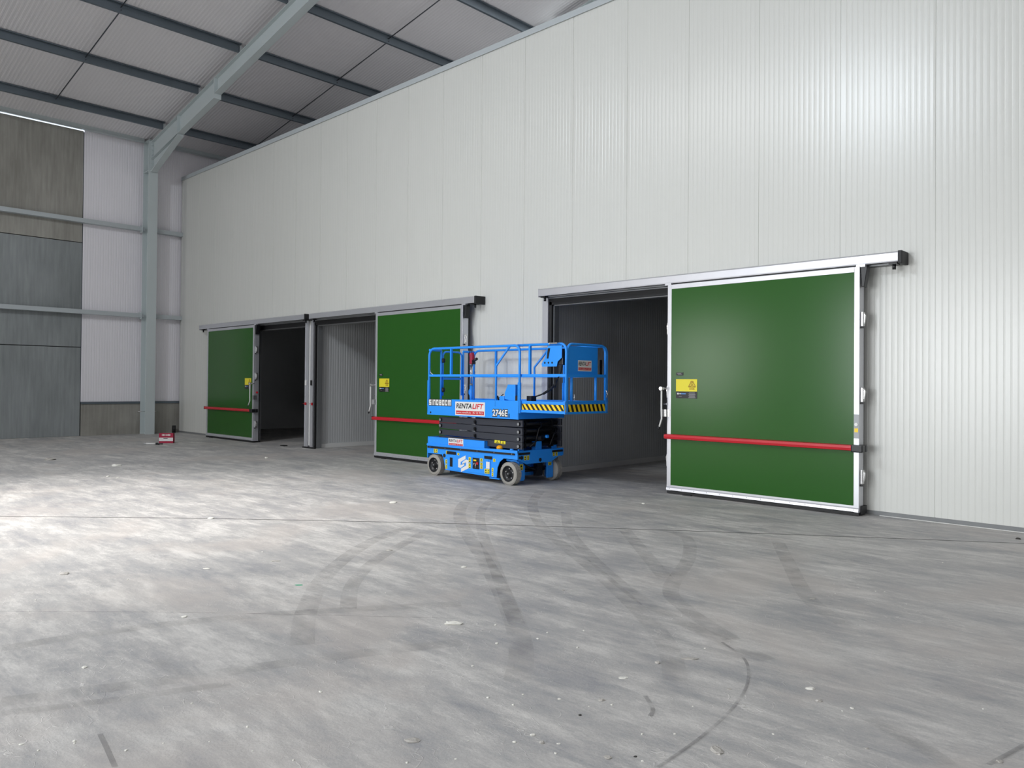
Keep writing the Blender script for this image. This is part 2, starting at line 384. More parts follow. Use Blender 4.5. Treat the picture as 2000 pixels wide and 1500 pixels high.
for i in range(len(xs)-1):
    a, b = xs[i], xs[i+1]
    if b-a < 1e-5: continue
    mid = (a+b)/2; z0 = 3.13 if any(o[0] < mid < o[1] for o in OPEN) else .055
    ya, yb = WY+d_at.get(a, interp(a)), WY+d_at.get(b, interp(b))
    fac.add([(a, ya, z0), (b, yb, z0), (b, yb, 8.2), (a, ya, 8.2)], [(0, 1, 2, 3)])
# inner skin (inside faces) and reveals of the openings
def inner(a, b, z0, z1): fac.add([(a, WY+.12, z0), (b, WY+.12, z0), (b, WY+.12, z1), (a, WY+.12, z1)], [(3, 2, 1, 0)])
edges = [-24.93]+[v for o in OPEN for v in o]+[9.0]
for i in range(0, len(edges), 2): inner(edges[i], edges[i+1], 0, 8.2)
for a, b in OPEN:
    inner(a, b, 3.13, 8.2)
    fac.add([(a, WY, 3.13), (b, WY, 3.13), (b, WY+.12, 3.13), (a, WY+.12, 3.13)], [(0, 1, 2, 3)])
fac.add([(-24.93, WY, 8.2), (9, WY, 8.2), (9, WY+.12, 8.2), (-24.93, WY+.12, 8.2)], [(0, 1, 2, 3)])
fac.add([(-24.93, WY, 0), (-24.93, WY+.12, 0), (-24.93, WY+.12, 8.2), (-24.93, WY, 8.2)], [(0, 1, 2, 3)])
me = fac.mesh('wall_right', M['panel'], (0, 0, 0)); wr = bpy.data.objects.new('wall_right', me); C.objects.link(wr)
setp(wr, 'long tall white ribbed panel wall of the cold store', 'wall', kind='structure')
b = MB(); b.box(-24.94, 9, WY-.022, WY+.14, 8.135, 8.235); b.box(-24.94, 9, WY-.028, WY-.018, 8.12, 8.145)
solo('trim_1', b, M['girt'], 'pale flashing along the top edge of the white panel wall', 'trim', kind='structure')
b = MB()
for a, c in ((-24.93, OPEN[0][0]-.16), (OPEN[1][1]+.16, OPEN[2][0]-.22), (OPEN[2][1]+.16, 9)): b.box(a, c, WY+.006, WY+.05, 0, .056)
solo('baseboard_right', b, M['kerb'], 'grey base channel under the white panel wall', 'trim', kind='structure')
b = MB(); b.box(-3.45, 9, WY-.03, WY-.005, 0, .006)
solo('baseboard_caulk', b, M['caulk'], 'thin white sealant line at the foot of the panel wall', 'trim', kind='structure')

# inside of the cold store: partitions, back, ceiling
def ribsheet(axis, at, a0, a1, z0, z1, sgn=1, seed=1, depth=.004):
    mb = MB(); p = rib_profile(a0, a1, a0, depth=depth, jd=depth, joints=False, seed=seed); p = [(a0, 0)]+p+[(a1, 0)]
    for i in range(len(p)-1):
        (a, da), (c, dc) = p[i], p[i+1]
        if c-a < 1e-6: continue
        if axis == 'x': mb.add([(at+sgn*da, a, z0), (at+sgn*dc, c, z0), (at+sgn*dc, c, z1), (at+sgn*da, a, z1)], [(0, 1, 2, 3)])
        else: mb.add([(a, at+sgn*da, z0), (c, at+sgn*dc, z0), (c, at+sgn*dc, z1), (a, at+sgn*da, z1)], [(0, 1, 2, 3)])
    return mb
pn = MB()
for xx, (xa, xb) in ((-16.9, (-17.0, -16.9)), (-9.36, (-9.46, -9.36))):
    m2 = ribsheet('x', xx, WY+.12, 22, 0, 7.9, -1, 3); pn.add(m2.v, m2.f)
    pn.add([(xa, WY+.12, 0), (xa, 22, 0), (xa, 22, 7.9), (xa, WY+.12, 7.9)], [(0, 1, 2, 3)])
pn.add([(9, WY, 0), (9, 22, 0), (9, 22, 7.9), (9, WY, 7.9)], [(0, 1, 2, 3)])
pn.add([(-24.93, WY+.12, 0), (-24.93, 22, 0), (-24.93, 22, 7.9), (-24.93, WY+.12, 7.9)], [(0, 1, 2, 3)])
pn.add([(-24.93, 22, 0), (9, 22, 0), (9, 22, 7.9), (-24.93, 22, 7.9)], [(0, 1, 2, 3)])
pn.add([(-24.93, WY+.13, 7.9), (9, WY+.13, 7.9), (9, 22, 7.9), (-24.93, 22, 7.9)], [(0, 1, 2, 3)])
me = pn.mesh('wall_inner', M['inner']); o = bpy.data.objects.new('wall_inner', me); C.objects.link(o)
setp(o, 'ribbed white partition walls inside the open cold rooms', 'wall', kind='structure')
b = MB()
for xx in (-16.9, -9.36): b.box(xx, xx+.03, WY+.2, 22, 0, .10)
solo('baseboard_inner', b, M['white'], 'white kerb at the foot of the cold room partitions', 'trim', kind='structure')

# left wall
wl = root('wall_left', (XL, 8, 0), 'end wall with concrete panels beside pale ribbed cladding', 'wall', kind='structure')
cl = ribsheet('x', XL-.03, 7.56, 24, .985, 9.6, -1, 5, .005)
part('ribbed_cladding', cl, M['liner'], wl)
def conc(z0, z1, m, tilt=0, y1=7.535):
    b = MB(); b.add([(XL-.15, -19, z0), (XL, -19, z0), (XL, y1, z0), (XL-.15, y1, z0), (XL-.15, -19, z1-tilt*8), (XL, -19, z1-tilt*8), (XL, y1, z1), (XL-.15, y1, z1)],
          [(0, 3, 2, 1), (4, 5, 6, 7), (0, 1, 5, 4), (1, 2, 6, 5), (2, 3, 7, 6), (3, 0, 4, 7)])
    return part('concrete_panel', b, m, wl, bevel=.008)
conc(0, 2.615, M['conc_b']); conc(2.635, 5.72, M['conc_b']); conc(5.74, 9.05, M['conc_a'], .005)
b = MB(); b.box(XL-.12, XL, 7.565, 24, 0, .945); part('concrete_plinth', b, M['plinth'], wl)
b = MB(); b.box(XL-.1, XL+.03, 7.56, 24, .94, 1.01); part('base_flashing', b, M['purlin'], wl, 'dark flashing strip between plinth and cladding')
b = MB(); b.box(XL-.14, XL-.10, -19, 7.56, 2.5, 2.75); b.box(XL-.14, XL-.10, -19, 7.56, 5.6, 5.9); b.box(XL-.1, XL-.06, 7.53, 7.57, 0, 9.04); part('leak_backing', b, M['black'], wl)  # black backing added to stop sky light leaking through the panel gaps

# roof
rf = MB(); n = 0
y = -19.0; per = .0905; ps = []
while y < 24: ps += [(y, 0), (y+.030, 0), (y+.042, .006), (y+.078, .006)]; y += per
for i in range(len(ps)-1):
    (a, da), (c, dc) = ps[i], ps[i+1]
    rf.add([(-25.3, a, zr(-25.3)+da), (-25.3, c, zr(-25.3)+dc), (RIDGE, c, zr(RIDGE)+dc), (RIDGE, a, zr(RIDGE)+da)], [(0, 1, 2, 3)])
rf.add([(RIDGE, -19, zr(RIDGE)), (RIDGE, 24, zr(RIDGE)), (19, 24, zr(-25)), (19, -19, zr(-25))], [(0, 1, 2, 3)])
rf.add([(-25.3, -19, zr(-25.3)+.08), (-25.3, 24, zr(-25.3)+.08), (RIDGE, 24, zr(RIDGE)+.08), (RIDGE, -19, zr(RIDGE)+.08)], [(0, 1, 2, 3)])
me = rf.mesh('ceiling', M['roof']); o = bpy.data.objects.new('ceiling', me); C.objects.link(o)
setp(o, 'pitched ceiling of grey ribbed roof sheets', 'ceiling', kind='structure')
# far enclosing walls of the hall (behind the photographer and at the ends)
for nm, vv, lb in (('wall_south', [(-25.3, -19, 0), (19, -19, 0), (19, -19, 9.2), (RIDGE, -19, 13.5), (-25.3, -19, 9.1)], 'grey clad gable wall behind the photographer'),
               ('wall_east', [(19, -19, 0), (19, 24, 0), (19, 24, 9.2), (19, -19, 9.2)], 'grey clad far side wall of the hall'),
               ('wall_north', [(-25.3, 24, 0), (19, 24, 0), (19, 24, 9.2), (RIDGE, 24, 13.5), (-25.3, 24, 9.1)], 'grey clad gable wall beyond the cold store')):
    b = MB(); b.add(vv, [tuple(range(len(vv)))]); me = b.mesh(nm, M['liner']); o = bpy.data.objects.new(nm, me); C.objects.link(o); setp(o, lb, 'wall', kind='structure')

# ------------------------------------------------------------------ steel frame
YF = 9.36
def ishape(mb, x0, z0t, x1, z1t, dep0, dep1, yc, fw_=.19, tf=.016, tw=.010):
    """I beam in the x-z plane; z at its top, vertical depths at both ends"""
    for (a, b_) in ((0, tf), None,)[:1]:
        mb.prism([(x0, z0t), (x1, z1t), (x1, z1t-tf), (x0, z0t-tf)], 'y', yc-fw_/2, yc+fw_/2)
    mb.prism([(x0, z0t-dep0+tf), (x1, z1t-dep1+tf), (x1, z1t-dep1), (x0, z0t-dep0)], 'y', yc-fw_/2, yc+fw_/2)
    mb.prism([(x0, z0t-tf), (x1, z1t-tf), (x1, z1t-dep1+tf), (x0, z0t-dep0+tf)], 'y', yc-tw/2, yc+tw/2)
def plate(mb, x, z0, z1, yc, fw_, t=.014): mb.box(x-t/2, x+t/2, yc-fw_/2, yc+fw_/2, z0, z1)

def frame(yc, first):
    nm = 'by the red carton, beside the cold store' if first else 'beyond the cold store'
    if first:
        c = root('steel_column', (-24.72, yc, 0), 'tall grey steel column against the end wall near the red carton', 'column', kind='thing')
        b = MB(); x0, x1 = -24.93, -24.50; t = .018
        b.box(x0, x0+t, yc-.14, yc+.14, 0, 9.16); b.box(x1-t, x1, yc-.14, yc+.14, 0, 9.06); b.box(x0+t, x1-t, yc-.006, yc+.006, 0, 9.10)
        part('shaft', b, M['steel'], c)
        b = MB(); b.box(x0, x1, yc-.13, yc+.13, 9.09, 9.105); part('cap_plate', b, M['steel'], c)
        b = MB(); b.box(x0+t, x1-t, yc-.135, yc-.006, 8.13, 8.15); part('stiffener', b, M['steel'], c)
        b = MB(); b.tube([(-24.7, yc-.30, .70), (-24.7, yc-.02, .70)], .012); part('tie_bolt', b, M['chrome'], c)
        b = MB(); b.tube([(-24.7, yc+.02, .70), (-24.7, yc+.30, .70)], .012); part('tie_bolt', b, M['chrome'], c)
    r = root('roof_rafter', (-24.4, yc, 9), 'big grey sloping roof rafter with haunch on the steel column' if first else 'distant roof rafter glimpsed beyond the white panel wall', 'rafter', kind='thing')
    b = MB(); ishape(b, -20.15, zt(-20.15), RIDGE, zt(RIDGE), .43, .43, yc)
    part('upper_beam', b, M['steel'], r)
    b = MB(); ishape(b, -24.48, zt(-24.48), -20.2, zt(-20.2), .545, .545, yc)
    part('lower_beam', b, M['steel'], r)
    b = MB()
    zb = lambda x: zt(x)-.545
    b.prism([(-24.48, 8.13), (-22.52, zb(-22.52)-.03), (-22.52, zb(-22.52)-.045), (-24.44, 8.10)], 'y', yc-.095, yc+.095)
    b.prism([(-24.48, zb(-24.48)), (-22.55, zb(-22.55)), (-24.48, 8.13)], 'y', yc-.005, yc+.005)
    part('haunch', b, M['steel'], r)
    b = MB(); plate(b, -20.175, zt(-20.175)-.56, zt(-20.175)+.015, yc, .20, .03); part('splice_plate', b, M['steel'], r)
    b = MB(); plate(b, -22.55, zt(-22.55)-.56, zt(-22.55), yc, .19, .016); part('stiffener', b, M['steel'], r)
    b = MB(); plate(b, -24.475, 8.12, zt(-24.475)+.01, yc, .21, .022); part('end_plate', b, M['steel'], r)
    if first:
        for z in (8.22, 8.36, 8.50, 8.64, 8.78, 8.92):
            b = MB(); b.lathe([(0, .018), (.03, .018), (.03, .012), (.045, .012)], 'x', (-24.465, yc-.06, z), 6); part('bolt', b, M['steel'], r)
    # cleats that hold the purlins
    for k in range(7):
        x = -23.57+2.4*k
        for s in (-1, 1):
            if not first and s > 0: continue
            b = MB(); b.prism([(x+.02, zt(x)), (x+.02, zt(x)+.17), (x+.028, zt(x)+.17), (x+.028, zt(x))], 'y', yc+s*.02, yc+s*.09); part('purlin_cleat', b, M['girt'], r)
frame(YF, True); frame(YF+6.0, False)
ORD = ['lowest', 'second', 'third', 'fourth', 'fifth', 'sixth', 'seventh', 'eighth']
def zpurlin(x, y0, y1):
    h = .205; z = zt(x)+.004; mb = MB(); t = .004
    out = [(x-.065, z+.02), (x-.065, z), (x, z), (x+t, z+t), (x+t, z+h-t), (x+.07, z+h), (x+.07, z+h-.018), (x+.07+t, z+h-.018), (x+.07+t, z+h+t), (x, z+h+t-.002), (x, z+t), (x-.061, z+t), (x-.061, z+.02)]
    mb.prism(out, 'y', y0, y1); return mb
for bay, (y0, y1, where) in enumerate(((3.42, YF-.05, 'on the lit rafter side'), (YF+.05, YF+5.95, 'in the shaded bay over the cold store'), (YF+6.05, YF+11.9, 'in the far bay past rafter two'))):
    for k in range(7):
        if bay == 0 and k > 4: continue
        if bay == 2 and k < 4: continue
        x = -23.57+2.4*k
        solo('roof_purlin', zpurlin(x, y0, y1), M['purlin'], 'dark steel purlin, %s up from the eave, %s' % (ORD[k], where), 'purlin', 'roof purlins', bevel=0)
for yy, where, ks in ((6.395, 'on the lit rafter side', range(0, 4)), (12.2, 'in the shaded bay over the cold store', range(0, 6))):
    for k in ks:
        x0, x1 = -23.57+2.4*k, -23.57+2.4*(k+1)
        b = MB(); b.tube([(x0-.03, yy, zt(x0)+.12), (x1+.03, yy, zt(x1)+.06)], .014, 8)
        b2 = solo('sag_rod', b, M['rod'], 'thin sag rod between %s and %s purlins %s' % (ORD[k], ORD[k+1], where), 'rod', 'sag rods')
# eave beam
for y0, y1, lb in ((-19, YF-.15, 'pale eave beam along the top of the concrete panels'), (YF+.15, 24, 'shaded eave beam along the end wall beyond the steel column')):
    b = MB(); b.box(XL+.02, XL+.17, y0, y1, 9.075, 9.09); b.box(XL+.155, XL+.17, y0, y1, 9.09, 9.21); b.box(XL+.17, XL+.23, y0, y1, 9.20, 9.215)
    b.box(XL+.155, XL+.2, y0, y1, 9.05+.025, 9.09)
    solo('eave_beam', b, M['steel'], lb, 'beam')
# wall rails
for z, h in ((6.30, 'upper'), (3.61, 'lower')):
    for y0, y1, s in ((-19, YF-.12, 'across the concrete panels'), (YF+.14, WY+12, 'behind the steel column')):
        g = root('wall_rail', (XL+.1, (y0+y1)/2, z), '%s pale grey horizontal steel rail %s' % (h, s), 'rail', 'horizontal wall rails')
        b = MB(); b.prism([(XL+.0, z), (XL+.20, z), (XL+.20, z+.125), (XL+.185, z+.125), (XL+.185, z+.015), (XL+.0, z+.015)], 'y', y0, y1); part('rail', b, M['girt'], g)
        if y0 < 0:
            b = MB(); b.box(XL+.02, XL+.24, YF-.20, YF-.19, z-.05, z+.17); part('end_cleat', b, M['steel'], g)
# pipe stub at the corner
b = MB(); b.tube([(-24.8, 10.22, 0), (-24.8, 10.22, .23)], .055, 14)
solo('pipe_stub', b, M['black'], 'short black pipe stub standing in the corner by the cold store', 'pipe')

# ------------------------------------------------------------------ doors
def door_set(n, x_leaf, x_rail, opening, handle_side, where):
    """x_leaf: left edge of the leaf; handle_side -1: handle on the left edge, +1 on the right edge"""
    a, b_ = opening
    # fixed frame (part of the room)
    fr = root('door_%d' % n, ((a+b_)/2, WY, 0), 'aluminium frame and black seal of the cold room opening '+where, 'door frame', kind='structure')
    jl = (a-.22, a-.07) if n > 1 else (a-.22, a-.07)
    b = MB(); b.box(a-.20, a-.06, WY-.045, WY, 0, 3.24); b.box(a-.075, a-.06, WY-.055, WY-.045, 0, 3.2); part('jamb', b, M['alu'], fr)
    b = MB(); b.box(b_+.06, b_+.20, WY-.045, WY, 0, 3.24); b.box(b_+.06, b_+.075, WY-.055, WY-.045, 0, 3.2); part('jamb', b, M['alu'], fr)
    b = MB(); b.box(a-.20, b_+.20, WY-.04, WY, 3.185, 3.24); part('head', b, M['alu2'], fr)
    b = MB(); b.box(a-.06, a, WY-.02, WY+.02, 0, 3.13); b.box(b_, b_+.06, WY-.02, WY+.02, 0, 3.13); b.box(a-.06, b_+.06, WY-.02, WY+.02, 3.075, 3.185); part('seal', b, M['black'], fr)
    b = MB(); b.box(a-.005, a+.02, WY+.03, WY+.16, 0, 3.07); b.box(b_-.02, b_+.005, WY+.03, WY+.16, 0, 3.07); b.box(a, b_, WY+.03, WY+.16, 3.06, 3.075); part('reveal_lining', b, M['alu2'], fr)
    # rail
    x0, x1 = x_rail
    rl = root('door_rail', ((x0+x1)/2, WY-.12, 3.2), 'aluminium overhead sliding rail '+where, 'rail', 'sliding door rails')
    b = MB(); b.prism([(WY-.25, 3.215), (WY-.255, 3.23), (WY-.255, 3.325), (WY-.235, 3.345), (WY-.01, 3.345), (WY-.01, 3.33), (WY-.03, 3.33), (WY-.03, 3.31), (WY-.235, 3.31), (WY-.235, 3.215)], 'x', x0, x1)
    part('cover', b, M['alu'], rl)
    b = MB(); b.box(x0, x1, WY-.13, WY-.02, 3.20, 3.235); b.box(x0, x1, WY-.03, WY-.01, 3.20, 3.33); part('track', b, M['alu2'], rl)
    b = MB(); b.box(x0+.01, x1-.01, WY-.235, WY-.13, 3.225, 3.232); part('shadow_gap', b, M['black'], rl)
    for xx, s in ((x0, -1), (x1, 1)):
        if (handle_side < 0 and s < 0) or (handle_side > 0 and s < 0):
            b = MB(); b.box(xx-.012, xx, WY-.255, WY-.01, 3.20, 3.345); part('end_cap', b, M['alu'], rl)
        else:
            b = MB(); b.box(xx, xx+.05, WY-.26, WY-.005, 3.19, 3.35); part('end_cap', b, M['black'], rl, 'black end cap', bevel=.008)
        b = MB(); xc = xx-s*.07; b.box(xc-.05, xc+.05, WY-.22, WY-.10, 3.19, 3.215); b.tube([(xc, WY-.16, 3.20), (xc, WY-.16, 3.13)], .022, 12); part('buffer_stop', b, M['blackpl'], rl)
    # leaf
    W, z0, z1 = 2.85, .035, 3.19; X0, X1 = x_leaf, x_leaf+W; F, B = 10.15, 10.30
    hs = handle_side; he = X0 if hs < 0 else X1; oe = X1 if hs < 0 else X0
    d = root('sliding_door', ((X0+X1)/2, (F+B)/2, 0), 'large green sliding cold room door '+where, 'door', 'green sliding doors', 'thing')
    b = MB(); b.box(X0+.062, X1-.062, F+.002, B-.01, z0+.085, z1-.062); part('door_skin', b, M['green'], d)
    b = MB()
    b.box(X0, X0+.068, F-.004, F+.03, z0, z1); b.box(X1-.068, X1, F-.004, F+.03, z0, z1)
    b.box(X0+.068, X1-.068, F-.004, F+.03, z1-.068, z1)
    b.box(X0, X0+.012, F+.03, B, z0, z1); b.box(X1-.012, X1, F+.03, B, z0, z1); b.box(X0, X1, F+.03, B, z1-.012, z1)
    fo = part('frame', b, M['alu'], d, bevel=.003)
    b = MB(); b.prism([(F-.006, z0+.095), (F-.006, z0+.07), (F-.018, z0+.055), (F-.022, z0+.02), (F+.03, z0+.01), (F+.03, z0+.095)], 'x', X0+.002, X1-.002); br = part('bottom_rail', b, M['alu'], d)
    for i in range(14):
        xx = X0+.06+i*(W-.12)/13; b = MB(); b.lathe([(-.003, .004), (0, .007)], 'y', (xx, F-.019, z0+.042), 8); part('rivet', b, M['alu2'], br)
    b = MB(); b.box(X0+.01, X1+.0, F-.012, B+.06, z0-.028, z0+.012); b.box(oe-.02 if hs < 0 else oe, oe+.02 if hs < 0 else oe+.04, F+.05, B+.07, z0-.01, z0+.09); part('bottom_seal', b, M['black'], d, 'black rubber bottom seal')
    b = MB(); b.box(X0+.01, X1-.01, B, B+.035, z0, z1-.01); part('rear_gasket', b, M['black'], d)
    for xx in (X0+.30,):
        b = MB(); b.box(xx, xx+.14, F-.04, F+.10, 0, .018); part('floor_guide', b, M['black'], d)
    # hangers
    for xx, s in ((X1, 1), (X0, -1)):
        b = MB(); b.box(min(xx-s*.05, xx+s*.06), max(xx-s*.05, xx+s*.06), F+.01, F+.07, z1-.005, z1+.03); h = part('hanger', b, M['alu'], d)
        if s*-hs > 0 or True:
            if s == (1): 
                b = MB(); b.prism([(xx, z1+.0), (xx+.085, z1), (xx+.085, z1-.03), (xx+.05, z1-.26), (xx+.02, z1-.26), (xx+.005, z1-.05)], 'y', F+.01, F+.12); part('hanger_cover', b, M['blackpl'], h, 'black plastic hanger cover', bevel=.006)
    # edge clamps
    for e, s in ((X1, 1), (X0, -1)):
        for z in (2.52, 1.55 if hs < 0 or s < 0 else 1.80, .50):
            b = MB(); q0, q1 = sorted((e+s*.001, e+s*.03)); b.box(q0, q1, F+.03, F+.10, z-.09, z+.09)
            b.prism([(e+s*.03, z+.08), (e+s*.055, z+.05), (e+s*.04, z-.06), (e+s*.03, z-.06)], 'y', F+.05, F+.085)
            cmp_ = part('edge_clamp', b, M['chrome'], d, bevel=.003)
            b = MB(); b.box(q0, q1+.004, F+.028, F+.045, z-.12, z-.095); part('clamp_clip', b, M['black'], cmp_)
    # buffer bar
    zb = .87
    b = MB(); b.prism([(F-.03, zb-.038), (F-.075, zb-.030), (F-.082, zb), (F-.075, zb+.030), (F-.03, zb+.038), (F-.004, zb+.038), (F-.004, zb-.038)], 'x', X0-.005, X1-.075 if True else X1)
    bar = part('buffer_bar', b, M['red'], d, 'red rubbing bar')
    b = MB(); b.box(X1-.075, X1+.07, F-.088, F+.02, zb-.052, zb+.042); b.box(X1-.0, X1+.072, F+.02, F+.10, zb-.052, zb+.042); part('bar_end', b, M['blackpl'], bar, 'black bar end', bevel=.012)
    b = MB(); b.box(X0-.022, X0-.005, F-.08, F+.03, zb-.04, zb+.042); part('bar_end', b, M['blackpl'], bar, 'black bar end', bevel=.008)
    # lever handle at the closing edge
    hx = he-.045 if hs < 0 else he-.035; yh = F-.09
    b = MB(); b.tube([(hx, yh, 1.60), (hx+hs*-.0, yh, 1.25), (hx+.006, yh, 1.14), (hx-.03 if hs < 0 else hx-.06, yh-.01, 1.015)], .013, 10); lv = part('lever_handle', b, M['white'], d, 'white bent lever handle')
    b = MB(); b.lathe([(-.03, .03), (.03, .03)], 'y', (hx, yh, 1.60), 16); b.tube([(hx, yh+.01, 1.6), (he, F+.02, 1.6)], .014); part('pivot', b, M['chrome'], lv)
    b = MB(); ex = hx-.035 if hs < 0 else hx-.066; b.tube([(ex, yh-.01, 1.015), (ex-.01, yh-.012, .975)], .018, 10); part('grip_end', b, M['blackpl'], lv)
    b = MB(); q = sorted((he-hs*.055, he+hs*.07)); b.box(q[0], q[1], F-.012, F-.004, 1.17, 1.28); q = sorted((he+hs*.06, he+hs*.07)); b.box(q[0]-.0, q[1], F-.04, F+.06, 1.17, 1.28); part('striker_plate', b, M['chrome'], d)
    b = MB(); b.tube([(he+hs*.01, F+.07, 1.36), (he+hs*.10, F+.07, 1.36)], .012, 8); b.lathe([(0, .03), (.012, .03)], 'x', (he+hs*.05, F+.07, 1.36), 12); part('inner_release', b, M['red'], d, 'red inside release knob') if hs > 0 else part('inner_release', b, M['chrome'], d)
    # small pressure plate near far edge
    if hs < 0:
        b = MB(); b.box(X1-.066, X1-.004, F-.007, F-.003, .99, 1.30); pp = part('valve_plate', b, M['alu2'], d)
        b = MB(); b.lathe([(-.008, .022), (0, .022)], 'y', (X1-.035, F-.008, 1.17), 14); part('valve', b, M['white'], pp)
        b = MB(); b.box(X1-.058, X1-.012, F-.0085, F-.006, 1.07, 1.12); part('valve_label', b, M['hazyel'], pp)
    # labels
    sx = he+.155 if hs < 0 else he-.50; D = F-.0005
    b = MB(); rect(b, '-y', sx, sx+.36, 1.56, 1.745, D); wl_ = part('warning_sign', b, M['yellow'], d, 'yellow danger label')
    cx, cz = sx+.275, 1.665
    tri = MB()
    for (s_, dx) in ((1, 0), (.86, -.018), (.86, .018)):
        A = [(cx+dx, cz+.055*s_), (cx+dx-.052*s_, cz-.04*s_), (cx+dx+.052*s_, cz-.04*s_)]
        for i in range(3):
            p, q = Vector((A[i][0], 0, A[i][1])), Vector((A[(i+1) % 3][0], 0, A[(i+1) % 3][1])); t = (q-p).normalized(); nn = Vector((-t.z, 0, t.x))*.0032
            tri.add([(v.x, D-.0022, v.z) for v in (p-nn-t*.003, q-nn+t*.003, q+nn+t*.003, p+nn-t*.003)], [(0, 1, 2, 3)])
    tri.add([(cx+.011*math.cos(k*math.pi/3)*(1 if k % 2 else .6), D-.0022, cz-.012+.011*math.sin(k*math.pi/3)*(1 if k % 2 else .6)) for k in range(6)], [tuple(range(6))])
    part('warning_triangle', tri, M['brown'], wl_)
    part('lettering', text_mb('DANGER', .026, '-y', cx-.045, 1.59, D-.0022, .09, .001), M['brown'], wl_)
    b = MB(); rect(b, '-y', sx, sx+.36, 1.455, 1.558, D); kl = part('maker_label', b, M['blackpl'], d, 'black maker label below the yellow one')
    b = MB(); b.lathe([(-.0015, .014), (0, .014)], 'y', (sx+.035, D-.0016, 1.525), 16); part('round_mark', b, M['white'], kl)
    b = MB(); rect(b, '-y', sx+.062, sx+.08, 1.517, 1.533, D-.0016); part('mark', b, M['white'], kl)
    b = MB(); rect(b, '-y', sx+.085, sx+.17, 1.517, 1.533, D-.0016); part('blue_print', b, M['bluelabel'], kl)
    b = MB()
    for i in range(6): rect(b, '-y', sx+.215+(i % 2)*.012, sx+.335-(i % 3)*.006, 1.463+i*.0145, 1.470+i*.0145, D-.0016)
    part('text_lines', b, M['greyprint'], kl)
    b = MB(); rect(b, '-y', sx+.05, sx+.10, 1.483, 1.489, D-.0016); part('text_line', b, M['greyprint'], kl)
    if hs < 0:
        b = MB(); rect(b, '-y', sx, sx+.125, 1.80, 1.845, D); sl = part('small_label', b, M['blackpl'], d)
        b = MB(); rect(b, '-y', sx+.02, sx+.09, 1.826, 1.836, D-.0016); rect(b, '-y', sx+.03, sx+.10, 1.812, 1.816, D-.0016); part('text_line', b, M['greyprint'], sl)
    return fr
door_set(1, -22.33, (-22.94, -17.0), OPEN[0], 1, 'nearest the end wall')
door_set(2, -13.975, (-16.76, -10.83), OPEN[1], -1, 'partly hidden behind the blue lift')
door_set(3, -6.465, (-9.16, -3.17), OPEN[2], -1, 'to the right of the blue lift')
# jamb fittings between the two left doors
for xx, nm in ((-17.20, 'beside the dark opening'), (-16.90, 'beside the lit opening')):
    o = root('catch', (xx, WY-.05, 1.1), 'red striker catch on the door post '+nm, 'catch', 'post catches')
    b = MB(); b.box(xx-.02, xx+.02, WY-.08, WY-.055, 1.075, 1.14); part('body', b, M['red'], o)
    b = MB(); b.tube([(xx-.03, WY-.08, 1.11), (xx-.07, WY-.10, 1.11)], .006, 8); part('pin', b, M['red'], o)
b = MB(); b.box(-17.235, -17.165, WY-.075, WY-.055, 1.57, 1.70); solo('post_strike', b, M['white'], 'small white strike plate on the post beside the dark opening', 'strike plate', bevel=.004)
b = MB(); b.box(-16.98, -16.925, WY-.075, WY-.055, 1.57, 1.70); solo('post_strike', b, M['black'], 'small black strike plate on the post beside the lit opening', 'strike plate', bevel=.004)
b = MB(); b.box(-17.095, -17.03, WY-.03, WY-.002, .06, 3.13); solo('trim_2', b, M['white'], 'white cover strip between the two neighbouring door posts', 'trim', kind='structure')
b = MB(); b.box(-18.1, -17.9, WY-.25, WY-.15, 0, .02); solo('floor_stop', b, M['black'], 'small black guide block on the floor before the dark opening', 'floor guide')
b = MB(); b.box(-17.28, -16.72, WY-.10, WY-.05, 0, .03); solo('floor_stop', b, M['black'], 'black guide plate on the floor under the paired door posts', 'floor guide')

# ------------------------------------------------------------------ scissor lift
LX0, LX1, LY0, LY1 = -10.80, -8.53, 9.0, 10.15
lift = root('scissor_lift', (-9.66, 9.57, 0), 'blue scissor lift with guardrails parked before the green doors', 'scissor lift', kind='thing')
BL = M['blue']
# chassis
b = MB()
side = [(-10.80, .545), (-10.80, .385), (-10.69, .385), (-10.40, .385), (-10.36, .33), (-10.30, .12), (-9.02, .095), (-9.0, .26), (-8.95, .36), (-8.86, .425), (-8.54, .425), (-8.54, .555)]
b.prism(side, 'y', LY0+.015, LY0+.03); b.prism(side, 'y', LY1-.03, LY1-.015)
b.prism([(-10.80, .545), (-10.80, .53), (-8.54, .545), (-8.54, .56)], 'y', LY0+.02, LY1-.02)
b.prism([(LY0+.0, .565), (LY0, .43), (LY0+.22, .345), (LY1-.32, .345), (LY1-.12, .43), (LY1, .44), (LY1, .565)], 'x', -8.545, -8.53)
b.box(-10.80, -10.785, LY0+.01, LY1-.01, .30, .55)
ch = part('chassis', b, BL, lift, bevel=.004)
b = MB(); b.box(-10.25, -9.05, LY0+.16, LY1-.16, .12, .50); part('underbody', b, M['darksteel'], lift)
b = MB(); b.box(-10.79, -8.53, LY0-.002, LY0+.02, .525, .565); b.box(-10.80, -8.53, LY0-.002, LY0+.012, .40, .43) if False else None
b.prism([(-10.80, .55), (-8.53, .575), (-8.53, .56), (-10.80, .535)], 'y', LY0-.004, LY0+.03)
part('deck_edge', b, BL, ch)
b = MB(); b.prism([(-10.775, .515), (-8.60, .528), (-8.60, .495), (-10.775, .482)], 'y', LY0-.004, LY0+.016); part('rubbing_strip', b, M['black'], ch, 'black rubbing strip along the side')
for yy in (LY0+.02, LY1-.30):
    b = MB(); b.box(-8.53, -8.518, yy, yy+.27, .50, .535); part('rubbing_strip', b, M['black'], ch, 'short black strip on the end plate')
